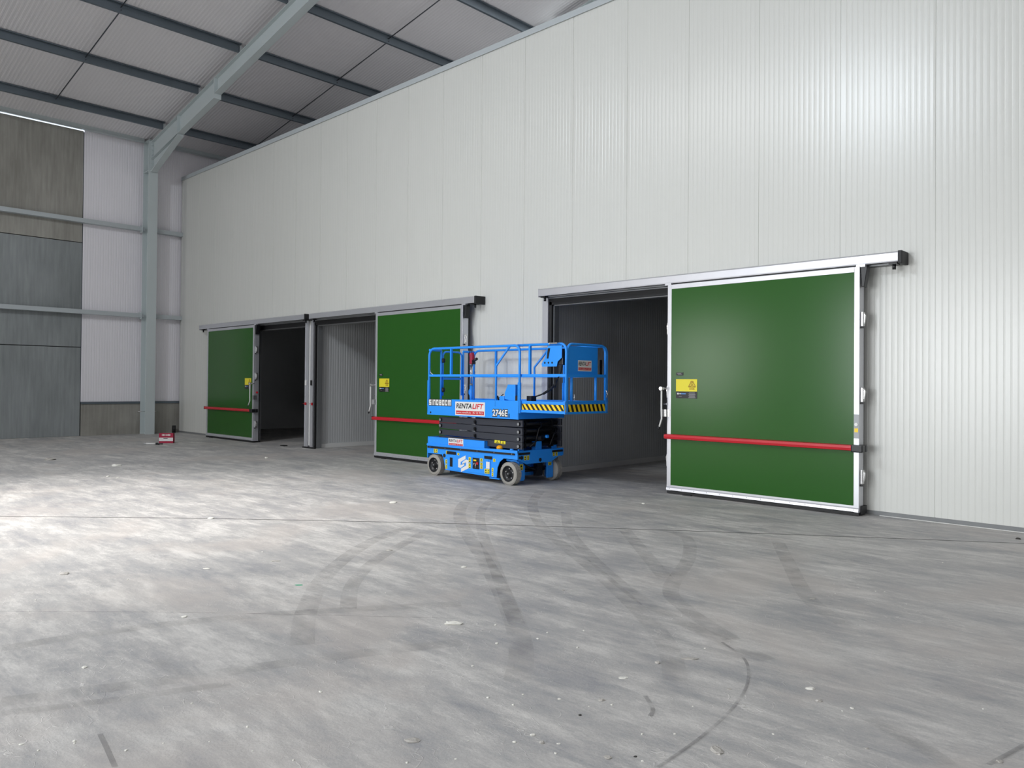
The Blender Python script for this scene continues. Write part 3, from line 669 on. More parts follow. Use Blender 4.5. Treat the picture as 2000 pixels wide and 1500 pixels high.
for i in range(6):
    b = MB(); b.lathe([(-.004, .008), (0, .008)], 'y', (-10.70+i*.41, LY0-.004, .499+i*.003), 8); part('bolt', b, M['chrome'], ch)
b = MB(); b.lathe([(0, .032), (.006, .032)], 'x', (-8.531, LY0+.55, .395), 20); part('end_hole', b, M['black'], ch, 'dark round hole in the end plate')
b = MB(); b.lathe([(0, .03), (.008, .03)], 'x', (-8.531, LY0+.10, .455), 20); b.box(-8.53, -8.52, LY0+.03, LY0+.12, .44, .475); part('end_fitting', b, M['black'], ch)
# side details
b = MB(); b.box(-10.20, -9.20, LY0+.006, LY0+.016, .13, .40); part('service_panel', b, BL, ch, bevel=.004)
b = MB(); b.box(-10.255, -10.02, LY0+.002, LY0+.018, .405, .455); b.box(-9.30, -9.12, LY0+.002, LY0+.018, .39, .44); part('panel_slot', b, M['darksteel'], ch)
b = MB(); b.box(-10.17, -10.10, LY0+.003, LY0+.01, .19, .35); b2 = part('vent_slot', b, M['darksteel'], ch)
b = MB(); b.lathe([(-.002, .034), (.002, .034)], 'y', (-10.33, LY0+.013, .37), 18); part('side_hole', b, M['black'], ch)
b = MB(); b.box(-9.585, -9.42, LY0+.0, LY0+.01, .20, .39); cp = part('ground_control_box', b, M['blackpl'], ch, 'black ground control panel', bevel=.004)
b = MB(); b.lathe([(-.02, .022), (0, .022)], 'y', (-9.455, LY0-.0, .30), 16); part('stop_button', b, M['red'], cp, 'red stop button')
b = MB(); b.box(-9.56, -9.49, LY0-.003, LY0, .335, .36); part('display', b, M['hazyel'], cp)
b = MB(); b.tube([(-9.50, LY0-.008, .22), (-9.50, LY0-.008, .30)], .008, 8); b.tube([(-9.56, LY0-.006, .26), (-9.53, LY0-.008, .30)], .006, 8); part('toggle', b, M['chrome'], cp)
b = MB(); b.box(-9.165, -9.15, LY0+.004, LY0+.018, .10, .40); b.box(-9.16, -8.93, LY0-.01, LY0+.03, .075, .09); part('pothole_guard', b, BL, ch)
b = MB(); b.box(-10.2, -9.2, LY0+.03, LY0+.05, .075, .135); part('pothole_bar', b, M['darksteel'], ch)
# corner lugs and deck fittings
for xx, yy in ((-8.62, LY0+.10), (-8.62, LY1-.22)):
    b = MB(); b.prism([(yy, .56), (yy, .64), (yy+.03, .675), (yy+.08, .675), (yy+.11, .64), (yy+.11, .56)], 'x', xx, xx+.03)
    lg = part('lug', b, BL, ch); b = MB(); b.lathe([(0, .02), (.004, .02)], 'x', (xx+.03, yy+.055, .63), 14); part('pin_hole', b, M['black'], lg)
b = MB(); b.box(-8.66, -8.56, LY0+.48, LY0+.62, .555, .70); part('scissor_rest', b, BL, ch, bevel=.004)
b = MB(); b.lathe([(0, .035), (.03, .035), (.035, .015)], 'z', (-8.74, LY0+.09, .555), 16); part('deck_cap', b, BL, ch)
b = MB(); b.box(-9.02, -8.98, LY0+.05, LY0+.09, .545, .565); bc = part('beacon_base', b, M['blackpl'], lift)
b = MB(); b.lathe([(0, .055), (.035, .058), (.055, .045), (.065, .02)], 'z', (-9.0, LY0+.07, .565), 20); part('beacon_lens', b, M['amber'], bc, 'amber beacon')
b = MB(); b.prism([(-10.79, .545), (-9.30, .56), (-9.30, .685), (-10.79, .685)], 'y', LY0+.01, LY0+.022); b.prism([(LY0+.01, .55), (LY0+.13, .55), (LY0+.13, .685), (LY0+.01, .685)], 'x', -9.312, -9.30); b.box(-10.79, -9.30, LY0+.02, LY0+.13, .673, .685)
b.box(-10.79, -10.778, LY0+.01, LY1-.01, .55, .685); b.box(-10.79, -9.30, LY1-.022, LY1-.01, .55, .685)
part('tray_cover', b, BL, lift, bevel=.003)
# wheels
def wheel(x, yo, s, name='wheel'):
    """yo: outer face, s: +1 when the body lies towards +y"""
    r, wd = .186, .135
    b = MB(); b.lathe([(0, r-.055), (s*.004, r-.02), (s*.016, r-.002), (s*(wd-.016), r-.002), (s*(wd-.004), r-.02), (s*wd, r-.055)], 'y', (x, yo, r), 40, False)
    t = part(name, b, M['tyre'], lift)
    nb = MB(); N_ = 22
    for i in range(N_):
        a = 2*math.pi*i/N_; da = 2*math.pi/N_*.86; sk = 2*math.pi/N_*.5
        for (y0, y1, s0, s1) in ((.012, wd/2-.002, 0, sk), (wd/2+.002, wd-.012, sk, 0)):
            vs_ = []
            for rr in (r-.004, r+.0035):
                for (yy, so_) in ((y0, s0), (y1, s1)):
                    for dd in (0, da/2, da): vs_.append((x+rr*math.cos(a+so_+dd), yo+s*yy, r+rr*math.sin(a+so_+dd)))
            nb.add(vs_, [(6, 7, 10, 9), (7, 8, 11, 10), (0, 1, 7, 6), (1, 2, 8, 7), (3, 9, 10, 4), (4, 10, 11, 5), (0, 6, 9, 3), (2, 5, 11, 8)])
    part('tread', nb, M['tyre'], t)
    b = MB(); b.lathe([(s*-.001, r-.048), (s*.012, r-.062), (s*.045, r-.072), (s*.05, .052), (s*.022, .045), (s*.008, .03), (s*.0, .026)], 'y', (x, yo, r), 32, False)
    h = part('rim', b, M['hub'], t, 'black wheel rim')
    for i in range(5):
        a = 2*math.pi*i/5+.3; b = MB(); b.lathe([(s*.03, .011), (s*.052, .011)], 'y', (x+.083*math.cos(a), yo, r+.083*math.sin(a)), 8); part('wheel_nut', b, M['chrome'], h)
    b = MB(); b.lathe([(s*-.004, .012), (s*.004, .012)], 'y', (x, yo, r), 10); part('hub_cap', b, M['alu2'], h)
for x in (-10.60, -8.735):
    wheel(x, LY0-.005, 1); wheel(x, LY1+.005, -1)
for yy, s in ((LY0+.14, 1), (LY1-.14, -1)):
    y0, y1 = sorted((yy, yy+s*.02))
    b = MB(); q0, q1 = sorted((yy+s*.0, yy+s*.16))
    b.prism([(q0, .06), (q0, .40), (q1-.04, .40), (q1-.04, .34), (q1, .30), (q1, .08), (q1-.03, .06)], 'x', -8.66, -8.64)
    b.box(-8.82, -8.65, y0, y1, .06, .40); b.box(-8.86, -8.62, q0-.06*(s > 0), q1+.06*(s < 0), .385, .41)
    part('steer_yoke', b, BL, lift, bevel=.005)
b = MB(); b.tube([(-8.8, LY0+.2, .2), (-8.8, LY1-.2, .2)], .03, 10); b.tube([(-8.72, LY0+.25, .25), (-8.72, LY1-.25, .25)], .014, 8); b.box(-8.78, -8.70, LY0+.66, LY0+.80, .10, .40); b.tube([(-8.7, LY0+.3, .33), (-8.67, LY0+.45, .26), (-8.70, LY0+.60, .22), (-8.72, LY0+.72, .30)], .015, 8)
part('steering_linkage', b, M['darksteel'], lift)
b = MB(); b.box(-9.1, -8.9, LY0+.3, LY1-.3, .10, .40); part('battery_guard', b, BL, lift)
# scissor stack
for yy, s in ((LY0+.075, 1), (LY1-.115, -1)):
    for i in range(4):
        za, zb = .600+.1165*i, .700+.1165*i; tl = .012 if i < 3 else .0
        x0, x1 = (-10.55, -8.50)
        b = MB(); b.prism([(x0, za+tl), (x1, za-tl+.0), (x1, zb-tl+.014), (x0, zb+tl+.0)], 'y', yy, yy+.04); ar = part('scissor_arm', b, M['scissor'], lift, bevel=.004)
        b = MB(); yf = yy-.012 if s > 0 else yy+.052
        for px in (x0+.05, x1-.07):
            b = MB(); b.lathe([(-.012, .030), (.012, .030)], 'y', (px, yf, (za+zb)/2+(tl if px < -9.5 else -tl)), 18); pn_ = part('pivot_pin', b, M['darksteel'], ar)
            if s > 0: b = MB(); b.lathe([(-.004, .024), (-.002, .024)], 'y', (px, yf-.010, (za+zb)/2+(tl if px < -9.5 else -tl)), 18); part('pin_face', b, M['alu2'], pn_)
        b = MB(); b.lathe([(-.012, .026), (.012, .026)], 'y', (-9.60, yf, (za+zb)/2), 16); b.box(-9.60, -9.575, yf-.012, yf+.01, (za+zb)/2-.045, (za+zb)/2); part('centre_pin', b, M['darksteel'], ar)
for i in range(4):
    za = .65+.1165*i
    b = MB(); b.box(-10.45, -8.55, LY0+.20, LY0+.235, za-.048, za+.048); part('inner_scissor_arm', b, M['darksteel'], lift)
    b = MB(); b.box(-10.45, -8.55, LY1-.275, LY1-.24, za-.048, za+.048); part('inner_scissor_arm', b, M['darksteel'], lift)
    b = MB(); b.tube([(-8.60, LY0+.12, za), (-8.60, LY1-.12, za)], .034, 12); part('cross_tube', b, M['darksteel'], lift)
b = MB(); b.tube([(-9.9, LY0+.58, .66), (-8.50, LY0+.58, .76)], .048, 14); hy = part('hydraulic_ram', b, M['darksteel'], lift)
b = MB(); b.tube([(-8.51, LY0+.66, .78), (-8.46, LY0+.66, .78)], .028, 12); part('hose_fitting', b, BL, hy, 'blue hose fitting')
for k, (ya, zb_) in enumerate(((.30, .72), (.42, .95), (.80, .85))):
    b = MB(); b.tube(smooth([(-8.54, LY0+ya, .62), (-8.49, LY0+ya+.05, zb_-.04), (-8.50, LY0+ya+.12, zb_), (-8.55, LY0+ya+.15, zb_+.06)], 5), .011, 8); part('hose', b, M['black'], lift)
# platform
PZ0, PZ1 = 1.08, 1.375
pf = MB()
for yy in (LY0, LY1-.012): pf.prism([(LX0, PZ0+.005), (LX1+.01, PZ0-.004), (LX1+.01, PZ1+.005), (LX0, PZ1-.008)], 'y', yy, yy+.012)
pf.box(LX0, LX0+.012, LY0, LY1, PZ0+.03, PZ0+.16)
pf.box(LX1, LX1+.012, LY0, LY1, PZ0, PZ0+.11)
pf.box(LX0, LX1, LY0+.01, LY1-.01, PZ0+.08, PZ0+.10)
plat = part('platform', pf, BL, lift, bevel=.003)
b = MB(); b.lathe([(-.003, .017), (0, .017)], 'y', (-10.70, LY0, 1.125), 14); b.box(-8.735, -8.715, LY0-.002, LY0, 1.10, 1.165); part('slot', b, M['darksteel'], plat)
def xz(y, pts): return [(x, y, z) for x, z in pts]
def arc_corner(x0, z0, x1, z1, cx, cz, n=6): 
    return [(cx+(x0-cx)*math.cos(t)+(x1-cx)*math.sin(t), cz+(z0-cz)*math.cos(t)+(z1-cz)*math.sin(t)) for t in [math.pi/2*i/n for i in range(n+1)]]
TZ, MZ, R_ = 2.275, 1.79, .021
for yy, far in ((LY0+.018, 0), (LY1-.022, 1)):
    xa, xb = LX0+.03, LX1+.018
    loop = [(xa, PZ0+.2)]+arc_corner(xa, TZ-.13, xa+.13, TZ, xa+.13, TZ-.13)+arc_corner(xb-.11, TZ, xb, TZ-.11, xb-.11, TZ-.11)+[(xb, PZ0+.1)]
    b = MB(); b.tube(xz(yy, loop), R_, 10)
    gr = part('guardrail', b, BL, lift)
    b = MB(); b.tube(xz(yy, [(xa, MZ), (xb, MZ)]), .019, square=True); part('mid_rail', b, BL, gr)
    b = MB(); b.tube(xz(yy, [(-10.17, MZ), (-10.17, TZ)]), .018, square=True); part('upright', b, BL, gr)
    b = MB(); b.tube(xz(yy, [(-8.74-.13*far, TZ-.01), (-9.05-.15*far, 1.95), (-9.05-.15*far, 1.86), (-9.05-.15*far, PZ1-.1)]), .019, 10); part('diagonal_brace', b, BL, gr)
    b = MB(); b.box(xa-.035, xa+.02, yy-.012, yy+.012, PZ1-.02, PZ1+.33); part('post_sleeve', b, BL, gr)
    b = MB(); b.box(xb-.03, xb+.028, yy-.014, yy+.012, PZ0+.1, PZ1+.30); part('post_sleeve', b, BL, gr)
    # rails of the extension deck
    ye = yy+(.045 if not far else -.045); xe = -7.575
    loop = [(-8.60, TZ+.002)]+arc_corner(xe-.11, TZ+.002, xe, TZ-.11, xe-.11, TZ-.11)+[(xe, 1.21)]
    b = MB(); b.tube(xz(ye, loop), R_, 10); eg = part('extension_guardrail', b, BL, lift)
    b = MB(); b.tube(xz(ye, [(-8.55, MZ), (xe, MZ)]), .019, square=True); part('mid_rail', b, BL, eg)
    b = MB(); b.tube(xz(ye, [(-8.33, MZ), (-8.33, TZ)]), .018, square=True); part('upright', b, BL, eg)
    b = MB(); b.tube(xz(yy, [(xa+.02, 1.90), (xa+.05, 1.83), (xa+.12, MZ+.01)]), .006, 6); part('tie_wire', b, M['chrome'], gr)
# extension deck
EX0, EX1, EY0, EY1 = -8.515, -7.575, LY0+.045, LY1-.06
b = MB(); b.box(EX0, EX1, EY0-.005, EY0+.02, 1.335, 1.38); b.box(EX0, EX1, EY0-.02, EY0+.03, 1.195, 1.235); b.box(EX0, EX1, EY0+.004, EY0+.014, 1.2, 1.36)
b.box(EX0, EX1, EY1-.02, EY1+.005, 1.335, 1.38); b.box(EX0, EX1, EY1-.012, EY1, 1.2, 1.36)
b.box(EX1, EX1+.012, EY0-.02, EY1+.02, 1.19, 1.39); b.box(EX0, EX1, EY0, EY1, 1.205, 1.22); b.box(EX1-.03, EX1+.018, EY0-.02, EY1+.02, 1.375, 1.395)
ext = part('extension_deck', b, BL, lift, bevel=.003)
def hazard(face, a0, a1, z0, z1, d, n, lean):
    blk = MB(); rect(blk, face, a0, a1, z0, z1, d, .001); hp = part('hazard_strip', blk, M['print'], ext, 'yellow and black hazard stripes')
    yb = MB(); st = (a1-a0)/n
    for i in range(n+1):
        A0, A1 = a0+i*st-lean, a0+(i+.5)*st-lean
        P_ = [(A0, z1), (A1, z1), (A1+lean, z0), (A0+lean, z0)]
        # clip to the strip ends
        def cl_(p): return (min(max(p[0], a0), a1), p[1])
        P_ = [cl_(p) for p in P_]
        if max(p[0] for p in P_)-min(p[0] for p in P_) < .004: continue
        if face == '-y': yb.add([(p[0], d-.0022, p[1]) for p in P_], [(0, 1, 2, 3)])
        else: yb.add([(d+.0022, p[0], p[1]) for p in P_], [(0, 1, 2, 3)])
    part('yellow_stripes', yb, M['hazyel'], hp, kind='stuff')
hazard('-y', EX0+.03, EX1-.02, 1.238, 1.332, EY0+.003, 9, .075)
hazard('+x', EY0-.01, EY1+.01, 1.225, 1.340, EX1+.0125, 10, .045)
# end gate panel of the extension deck
eg_ = MB(); xe = EX1+.0
eg_.tube([(xe, EY0+.04, MZ), (xe, EY0+.04, TZ-.12)]+[(xe, EY0+.04+.11*(1-math.cos(t)), TZ-.11+.11*math.sin(t)) for t in [math.pi/2*i/5 for i in range(1, 6)]]+[(xe, EY1-.15+.11*math.sin(t), TZ-.11+.11*math.cos(t)) for t in [math.pi/2*i/5 for i in range(0, 6)]]+[(xe, EY1-.04, 1.2)], R_, 10)
eg_.tube([(xe, EY0+.04, 1.2), (xe, EY0+.04, MZ)], R_, 10)
en = part('end_guardrail', eg_, BL, lift)
b = MB(); b.tube([(xe, EY0+.04, MZ), (xe, EY1-.04, MZ)], .024, square=True); part('mid_rail', b, BL, en)
for f_ in (.14, .72):
    b = MB(); yy = EY0+(EY1-EY0)*f_; b.tube([(xe, yy, 1.38), (xe, yy, MZ)], .022, 10); part('upright', b, BL, en)
b = MB(); b.box(xe-.006, xe+.002, EY0+.06, EY0+.80, MZ+.02, TZ-.03); dp = part('document_panel', b, BL, en, bevel=.003)
b = MB(); b.box(xe-.02, xe+.015, EY0+.84, EY0+.90, 1.80, 2.05); part('socket_box', b, M['blackpl'], en, 'black socket box')
b = MB(); b.tube([(xe+.02, EY1-.04, 1.56), (xe+.03, EY1-.02, 1.50), (xe+.02, EY1-.035, 1.44)], .009, 8); b.tube([(xe+.022, EY0+.19, 1.50), (xe+.022, EY0+.19, 1.40)], .010, 8); part('lock_pin', b, M['chrome'], en)
# entry gate at the left end
xg = LX0+.03
b = MB(); b.tube([(xg, LY0+.02, TZ-.02), (xg, LY0+.30, TZ-.02)], R_, 10); b.tube([(xg, LY0+.30, PZ1-.1), (xg, LY0+.30, TZ-.02)], .02, 10); b.tube([(xg, LY0+.02, MZ), (xg, LY0+.30, MZ)], .017, 8); part('entry_post', b, BL, lift)
b = MB(); b.tube([(xg, LY1-.02, TZ-.02), (xg, LY1-.30, TZ-.02)], R_, 10); b.tube([(xg, LY1-.30, PZ1-.1), (xg, LY1-.30, TZ-.02)], .02, 10); b.tube([(xg, LY1-.02, MZ), (xg, LY1-.30, MZ)], .017, 8); part('entry_post', b, BL, lift)
yl, yr = LY0+.34, LY1-.34
gt = MB(); gt.tube([(xg, yl, PZ1+.05), (xg, yl, TZ-.16)]+[(xg, yl+.09*(1-math.cos(t)), TZ-.13+.09*math.sin(t)) for t in [math.pi/2*i/5 for i in range(1, 6)]]+[(xg, yr-.09+.09*math.sin(t), TZ-.13+.09*math.cos(t)) for t in [math.pi/2*i/5 for i in range(0, 6)]]+[(xg, yr, PZ1+.05)], .018, 10)
gt.tube([(xg, yl, 1.74), (xg, yr, 1.74)], .022, square=True)
gp = part('entry_gate', gt, BL, lift)
for z in (1.53, 2.07):
    b = MB(); b.lathe([(-.04, .025), (-.02, .034), (.02, .034), (.04, .025)], 'z', (xg+.03, yl-.01, z), 12); part('gate_bumper', b, M['black'], gp, 'black gate bumper')
# lockable ram tool column standing on the deck
# control box bracket on the extension rail
yb_ = EY0-.012
b = MB(); b.prism([(-7.90, 2.25), (-7.62, 2.25), (-7.62, 2.06), (-7.70, 2.00), (-7.72, 1.925), (-8.02, 1.925), (-8.03, 1.97), (-7.96, 2.06)], 'y', yb_-.03, yb_-.015)
cbk = part('control_box_bracket', b, BL, lift, bevel=.003)
for i in range(3): b = MB(); b.lathe([(-.002, .016), (0, .016)], 'y', (-7.96+i*.075, yb_-.0305, 1.985), 14); part('bracket_hole', b, M['darksteel'], cbk)
b = MB(); b.prism([(-7.90, 2.21), (-7.85, 2.21), (-7.885, 2.05), (-7.92, 2.05)], 'y', yb_-.033, yb_-.0305); part('bracket_slot', b, M['darksteel'], cbk)
b = MB(); b.box(-7.86, -7.70, yb_-.045, yb_+.03, 2.275, 2.295); b.tube([(-7.88, yb_-.02, 2.255), (-7.88, yb_-.02, 2.30)], .01, 8); part('bracket_hook', b, M['chrome'], cbk)
b = MB(); b.box(-7.80, -7.62, yb_+.0, yb_+.12, 1.95, 2.20); part('control_box', b, M['blackpl'], lift, 'black platform control box', bevel=.01)
b = MB(); b.tube(smooth([(-7.68, yb_+.06, 1.96), (-7.74, yb_+.1, 1.84), (-7.86, yb_+.16, 1.74), (-8.02, yb_+.24, 1.62), (-8.26, yb_+.28, 1.50), (-8.45, yb_+.26, 1.44)], 6), .012, 8); cb = part('control_cable', b, M['black'], lift, 'black control cable')
b = MB(); b.tube(smooth([(-7.95, yb_+.21, 1.66), (-8.08, yb_+.26, 1.58), (-8.26, yb_+.28, 1.495)], 5), .02, 8); b.tube([(-7.93, yb_+.2, 1.72), (-7.95, yb_+.2, 1.60)], .016, 8); part('cable_sleeve', b, M['black'], cb)
b = MB(); b.box(-8.46, -8.36, yb_+.10, yb_+.22, 1.36, 1.46); part('cable_clamp', b, M['blackpl'], lift)
# folding pedal and locker by the middle post
b = MB(); b.prism([(-8.86, 1.40), (-8.86, 1.50), (-8.79, 1.64), (-8.62, 1.64), (-8.62, 1.36)], 'y', LY0+.03, LY0+.10); b.prism([(-8.62, 1.20), (-8.72, 1.20), (-8.72, 1.17), (-8.66, 1.17)], 'y', LY0-.003, LY0+.03) if False else None
b.box(-8.97, -8.86, LY0+.02, LY0+.12, 1.37, 1.45)
part('step_bracket', b, BL, lift, bevel=.004)
b = MB(); b.tube([(-9.02, LY0+.05, 1.41), (-8.90, LY0+.04, 1.48)], .008, 8); b.tube([(-9.05, LY0+.05, 1.45), (-9.02, LY0+.05, 1.38)], .016, 8); part('release_lever', b, M['darksteel'], lift)
b = MB(); b.box(-8.62, -8.56, LY0+.03, LY0+.10, 1.37, 1.46); part('stop_block', b, M['blackpl'], lift)
# --- markings
def decal(name, face, a0, a1, z0, z1, d, m, parent, label=None):
    q = MB(); rect(q, face, a0, a1, z0, z1, d, .0012); return part(name, q, M[m], parent, label)
def rental(face, a0, a1, z0, z1, d, parent):
    st_ = decal('hire_sticker', face, a0, a1, z0, z1, d, 'white', parent, 'white hire company sticker'); W_, H_ = a1-a0, z1-z0; s_ = -1 if face == '-y' else 1; dd = d+s_*.0022
    part('lettering', text_mb('RENTA', H_*.50, face, a0+W_*.035, z0+H_*.52, dd, W_*.53, .012*H_, .18), M['print'], st_)
    part('lettering', text_mb('LIFT', H_*.50, face, a0+W_*.585, z0+H_*.52, dd, W_*.37, .012*H_, .18), M['redprint'], st_, 'red lettering')
    bd = MB(); rect(bd, face, a0+W_*.03, a1-W_*.03, z0+H_*.08, z0+H_*.34, d+s_*.0012 if face == '+x' else d-.0012, .001); bp_ = part('red_band', bd, M['redprint'], st_)
    part('lettering', text_mb('www.rentalift.be', H_*.20, face, a0+W_*.05, z0+H_*.15, d+s_*.0034, W_*.50), M['white'], bp_)
    part('lettering', text_mb('051 22 78 31', H_*.20, face, a0+W_*.60, z0+H_*.15, d+s_*.0034, W_*.34), M['white'], bp_)
rental('-y', -10.035, -9.29, 1.10, 1.335, LY0-.001, plat)
rental('-y', -10.22, -9.83, .555, .69, LY0+.009, lift)
rental('+x', EY0+.30, EY0+.64, 1.86, 2.03, EX1+.0025, dp)
def block_word(word, x, z, w_, h_, d, grow=0.0):
    t = .33; q = MB(); G = {'S': [(0, .72, 1, 1), (0, .37, t, 1), (0, .37, 1, .63), (1-t, 0, 1, .63), (0, 0, 1, .28)], 'I': [(0, 0, 1, 1)], 'n': [(0, .72, 1, 1), (0, 0, t, 1), (1-t, 0, 1, 1)],
        'O': [(0, .72, 1, 1), (0, 0, 1, .28), (0, 0, t, 1), (1-t, 0, 1, 1)], 'B': [(0, .72, 1, 1), (0, 0, 1, .28), (0, .37, 1, .63), (0, 0, t, 1), (1-t, 0, 1, 1)], 'm': [(0, .72, 1, 1), (0, 0, .24, 1), (.38, 0, .62, 1), (.76, 0, 1, 1)]}
    wd = {'I': .3, 'm': 1.25}; tot = sum(wd.get(c_, 1)+.26 for c_ in word)-.26; u = w_/tot; cx_ = x
    for c_ in word:
        g = wd.get(c_, 1)*u
        R4 = [(cx_+a0*g-grow, z+b0*h_-grow, cx_+a1*g+grow, z+b1*h_+grow) for a0, b0, a1, b1 in G[c_]]
        xs_ = sorted({v for r_ in R4 for v in (r_[0], r_[2])}); zs_ = sorted({v for r_ in R4 for v in (r_[1], r_[3])})
        for i in range(len(xs_)-1):
            for j in range(len(zs_)-1):
                mx_, mz_ = (xs_[i]+xs_[i+1])/2, (zs_[j]+zs_[j+1])/2
                if any(r_[0] < mx_ < r_[2] and r_[1] < mz_ < r_[3] for r_ in R4):
                    q.add([(xs_[i], d, zs_[j]), (xs_[i+1], d, zs_[j]), (xs_[i+1], d, zs_[j+1]), (xs_[i], d, zs_[j+1])], [(0, 1, 2, 3)])
        cx_ += g+.26*u
    return q
mk = part('maker_name', block_word('SInOBOOm', -10.745, 1.258, .60, .100, LY0-.0012, .011), M['print'], plat, 'white maker lettering outlined in black')
part('lettering', block_word('SInOBOOm', -10.745, 1.258, .60, .100, LY0-.0030), M['white'], mk)
tb = text_mb('2746E', .150, '-y', -9.115, 1.118, LY0-.0012, .365, .015); mk = part('model_number', tb, M['print'], plat, 'white model number outlined in black')
part('lettering', text_mb('2746E', .142, '-y', -9.108, 1.122, LY0-.0030, .350, .004), M['white'], mk)
# emblem on the service panel: two interlocking angular hooks
def hexpiece(pts, name):
    q = MB(); q.add([(x, LY0+.0035, z) for x, z in pts], [tuple(range(len(pts)))]); part(name, q, M['white'], ch)
ex, ez, es = -9.82, .265, .135
EM = MB()
for sg in (1, -1):
    for pts in ([(.42, 1.05), (.42, .62), (-.50, .18), (-.98, .48)], [(-.50, .18), (-.50, -.22), (-.98, -.48), (-.98, .48)], [(-.50, -.22), (.20, .14), (.20, -.18), (-.50, -.56), (-.98, -.48)]):
        EM.add([(ex+sg*x*es*1.0, LY0+.0035, ez+sg*z*es*1.05) for x, z in pts], [tuple(range(len(pts)))])
part('emblem', EM, M['white'], ch, 'white angular emblem')
# small yellow warning labels
def wlabel(face, a, z, w_, h_, d, parent, m='yellow'):
    lb = decal('warning_label', face, a, a+w_, z, z+h_, d, m, parent, 'small yellow warning label')
    s_ = -1 if face == '-y' else 1; q = MB()
    cx_, cz_ = a+w_/2, z+h_*.68; r2 = min(w_, h_)*.3
    P3 = [(cx_, cz_+r2), (cx_-r2, cz_-r2*.7), (cx_+r2, cz_-r2*.7)]
    q.add([((p[0], d+s_*.0022, p[1]) if face == '-y' else (d+.0022, p[0], p[1])) for p in P3], [(0, 1, 2)])
    rect(q, face, a+w_*.2, a+w_*.8, z+h_*.12, z+h_*.28, d+s_*.0012 if face == '-y' else d+.0012, .001)
    part('pictogram', q, M['print'], lb)
for a, z, w_, h_ in ((-10.62, .400, .05, .075), (-10.565, .400, .05, .075), (-10.285, .40, .055, .06), (-9.985, .385, .05, .055), (-9.10, .355, .055, .05), (-10.30, .14, .05, .075), (-10.30, .23, .05, .075), (-9.13, .11, .04, .065), (-9.13, .185, .04, .065)):
    wlabel('-y', a, z, w_, h_, LY0+.014, ch)
for a, z, w_, h_ in ((-9.685, .20, .055, .085), (-9.685, .30, .055, .09), (-9.40, .215, .06, .05), (-9.40, .27, .06, .05), (-9.40, .335, .06, .055), (-9.29, .145, .06, .08), (-9.225, .145, .05, .08)):
    wlabel('-y', a, z, w_, h_, LY0+.004, ch)
for a, z in ((LY0+.155, .41), (LY0+.225, .41)): wlabel('+x', a, z, .055, .075, -8.53, ch)
for a, z in ((LY1-.28, .435), (LY1-.21, .435)): wlabel('+x', a, z, .05, .065, -8.53, ch)
wlabel('+x', LY0+.17, .235, .08, .10, -8.64, lift); wlabel('+x', LY1-.27, .27, .08, .10, -8.64, lift)
wlabel('-y', -9.13, .66, .13, .05, LY0+.074, lift); wlabel('-y', -8.985, .655, .11, .05, LY0+.074, lift)
decal('data_plate', '-y', -9.255, -9.17, .23, .345, LY0+.004, 'white', ch, 'white data plate')

# ------------------------------------------------------------------ pole tool standing in the platform
t = root('pole_tool', (-10.49, 9.80, 1.18), 'tall tool with silver shaft and red and black head leaning inside the lift platform', 'power tool', kind='thing')
tx, ty = -10.49, 9.80
b = MB(); b.tube([(tx, ty, 1.63), (tx, ty, 1.99)], .026, 16); part('shaft', b, M['chrome'], t)
b = MB(); b.tube([(tx, ty, 1.19), (tx, ty, 1.63)], .027, 14); b.prism([(tx-.05, 1.46), (tx-.05, 1.52), (tx, 1.58), (tx, 1.40)], 'y', ty-.02, ty+.02); part('lower_tube', b, BL, t)
b = MB(); b.tube([(tx, ty, 1.985), (tx, ty, 2.02)], .036, 14); b.tube([(tx, ty, 1.615), (tx, ty, 1.64)], .031, 14); part('collar', b, M['alu2'], t)
b = MB(); b.tube(smooth([(tx+.01, ty, 2.02), (tx+.02, ty, 2.08), (tx+.015, ty, 2.17), (tx+.0, ty, 2.21)], 4), .048, 14); part('head', b, M['crimson'], t, 'dark red tool head', bevel=.0)
b = MB(); b.tube([(tx+.03, ty-.01, 2.06), (tx+.17, ty-.02, 2.11)], .026, 12); b.box(tx-.02, tx+.08, ty-.03, ty+.03, 2.01, 2.06); part('grip', b, M['blackpl'], t, 'black side grip')
b = MB(); b.tube([(tx-.06, ty, 2.18), (tx-.02, ty, 2.36), (tx+.03, ty, 2.36), (tx+.0, ty, 2.20)], .007, 6); part('strap', b, M['black'], t)

# ------------------------------------------------------------------ red carton and sealant tube by the column
p0 = fl(310, 865.5); p1 = fl(338, 865.5); ux = (p1-p0).normalized(); uy = Vector((-ux.y, ux.x, 0)); wbox = (p1-p0).length
def P(a, bb, z): v = p0+ux*a+uy*bb; return (v.x, v.y, z)
def obox(mb, a0, a1, b0, b1, z0, z1):
    return mb.add([P(a0, b0, z0), P(a1, b0, z0), P(a1, b1, z0), P(a0, b1, z0), P(a0, b0, z1), P(a1, b0, z1), P(a1, b1, z1), P(a0, b1, z1)], [(0, 3, 2, 1), (4, 5, 6, 7), (0, 1, 5, 4), (1, 2, 6, 5), (2, 3, 7, 6), (3, 0, 4, 7)])
HB = .25
bxr = root('carton', tuple(p0), 'crimson and white carton standing on the floor by the steel column', 'box', kind='thing')
b = MB(); obox(b, 0, wbox, 0, .13, 0, HB); cb_ = part('body', b, M['crimson'], bxr, bevel=.004)
b = MB(); obox(b, .004, wbox-.004, -.002, 0, .055, .145); fr_ = part('white_band', b, M['white'], bxr)
b = MB(); obox(b, wbox*.33, wbox*.62, -.004, -.002, .118, .132); part('print_line', b, M['print'], fr_)
b = MB()
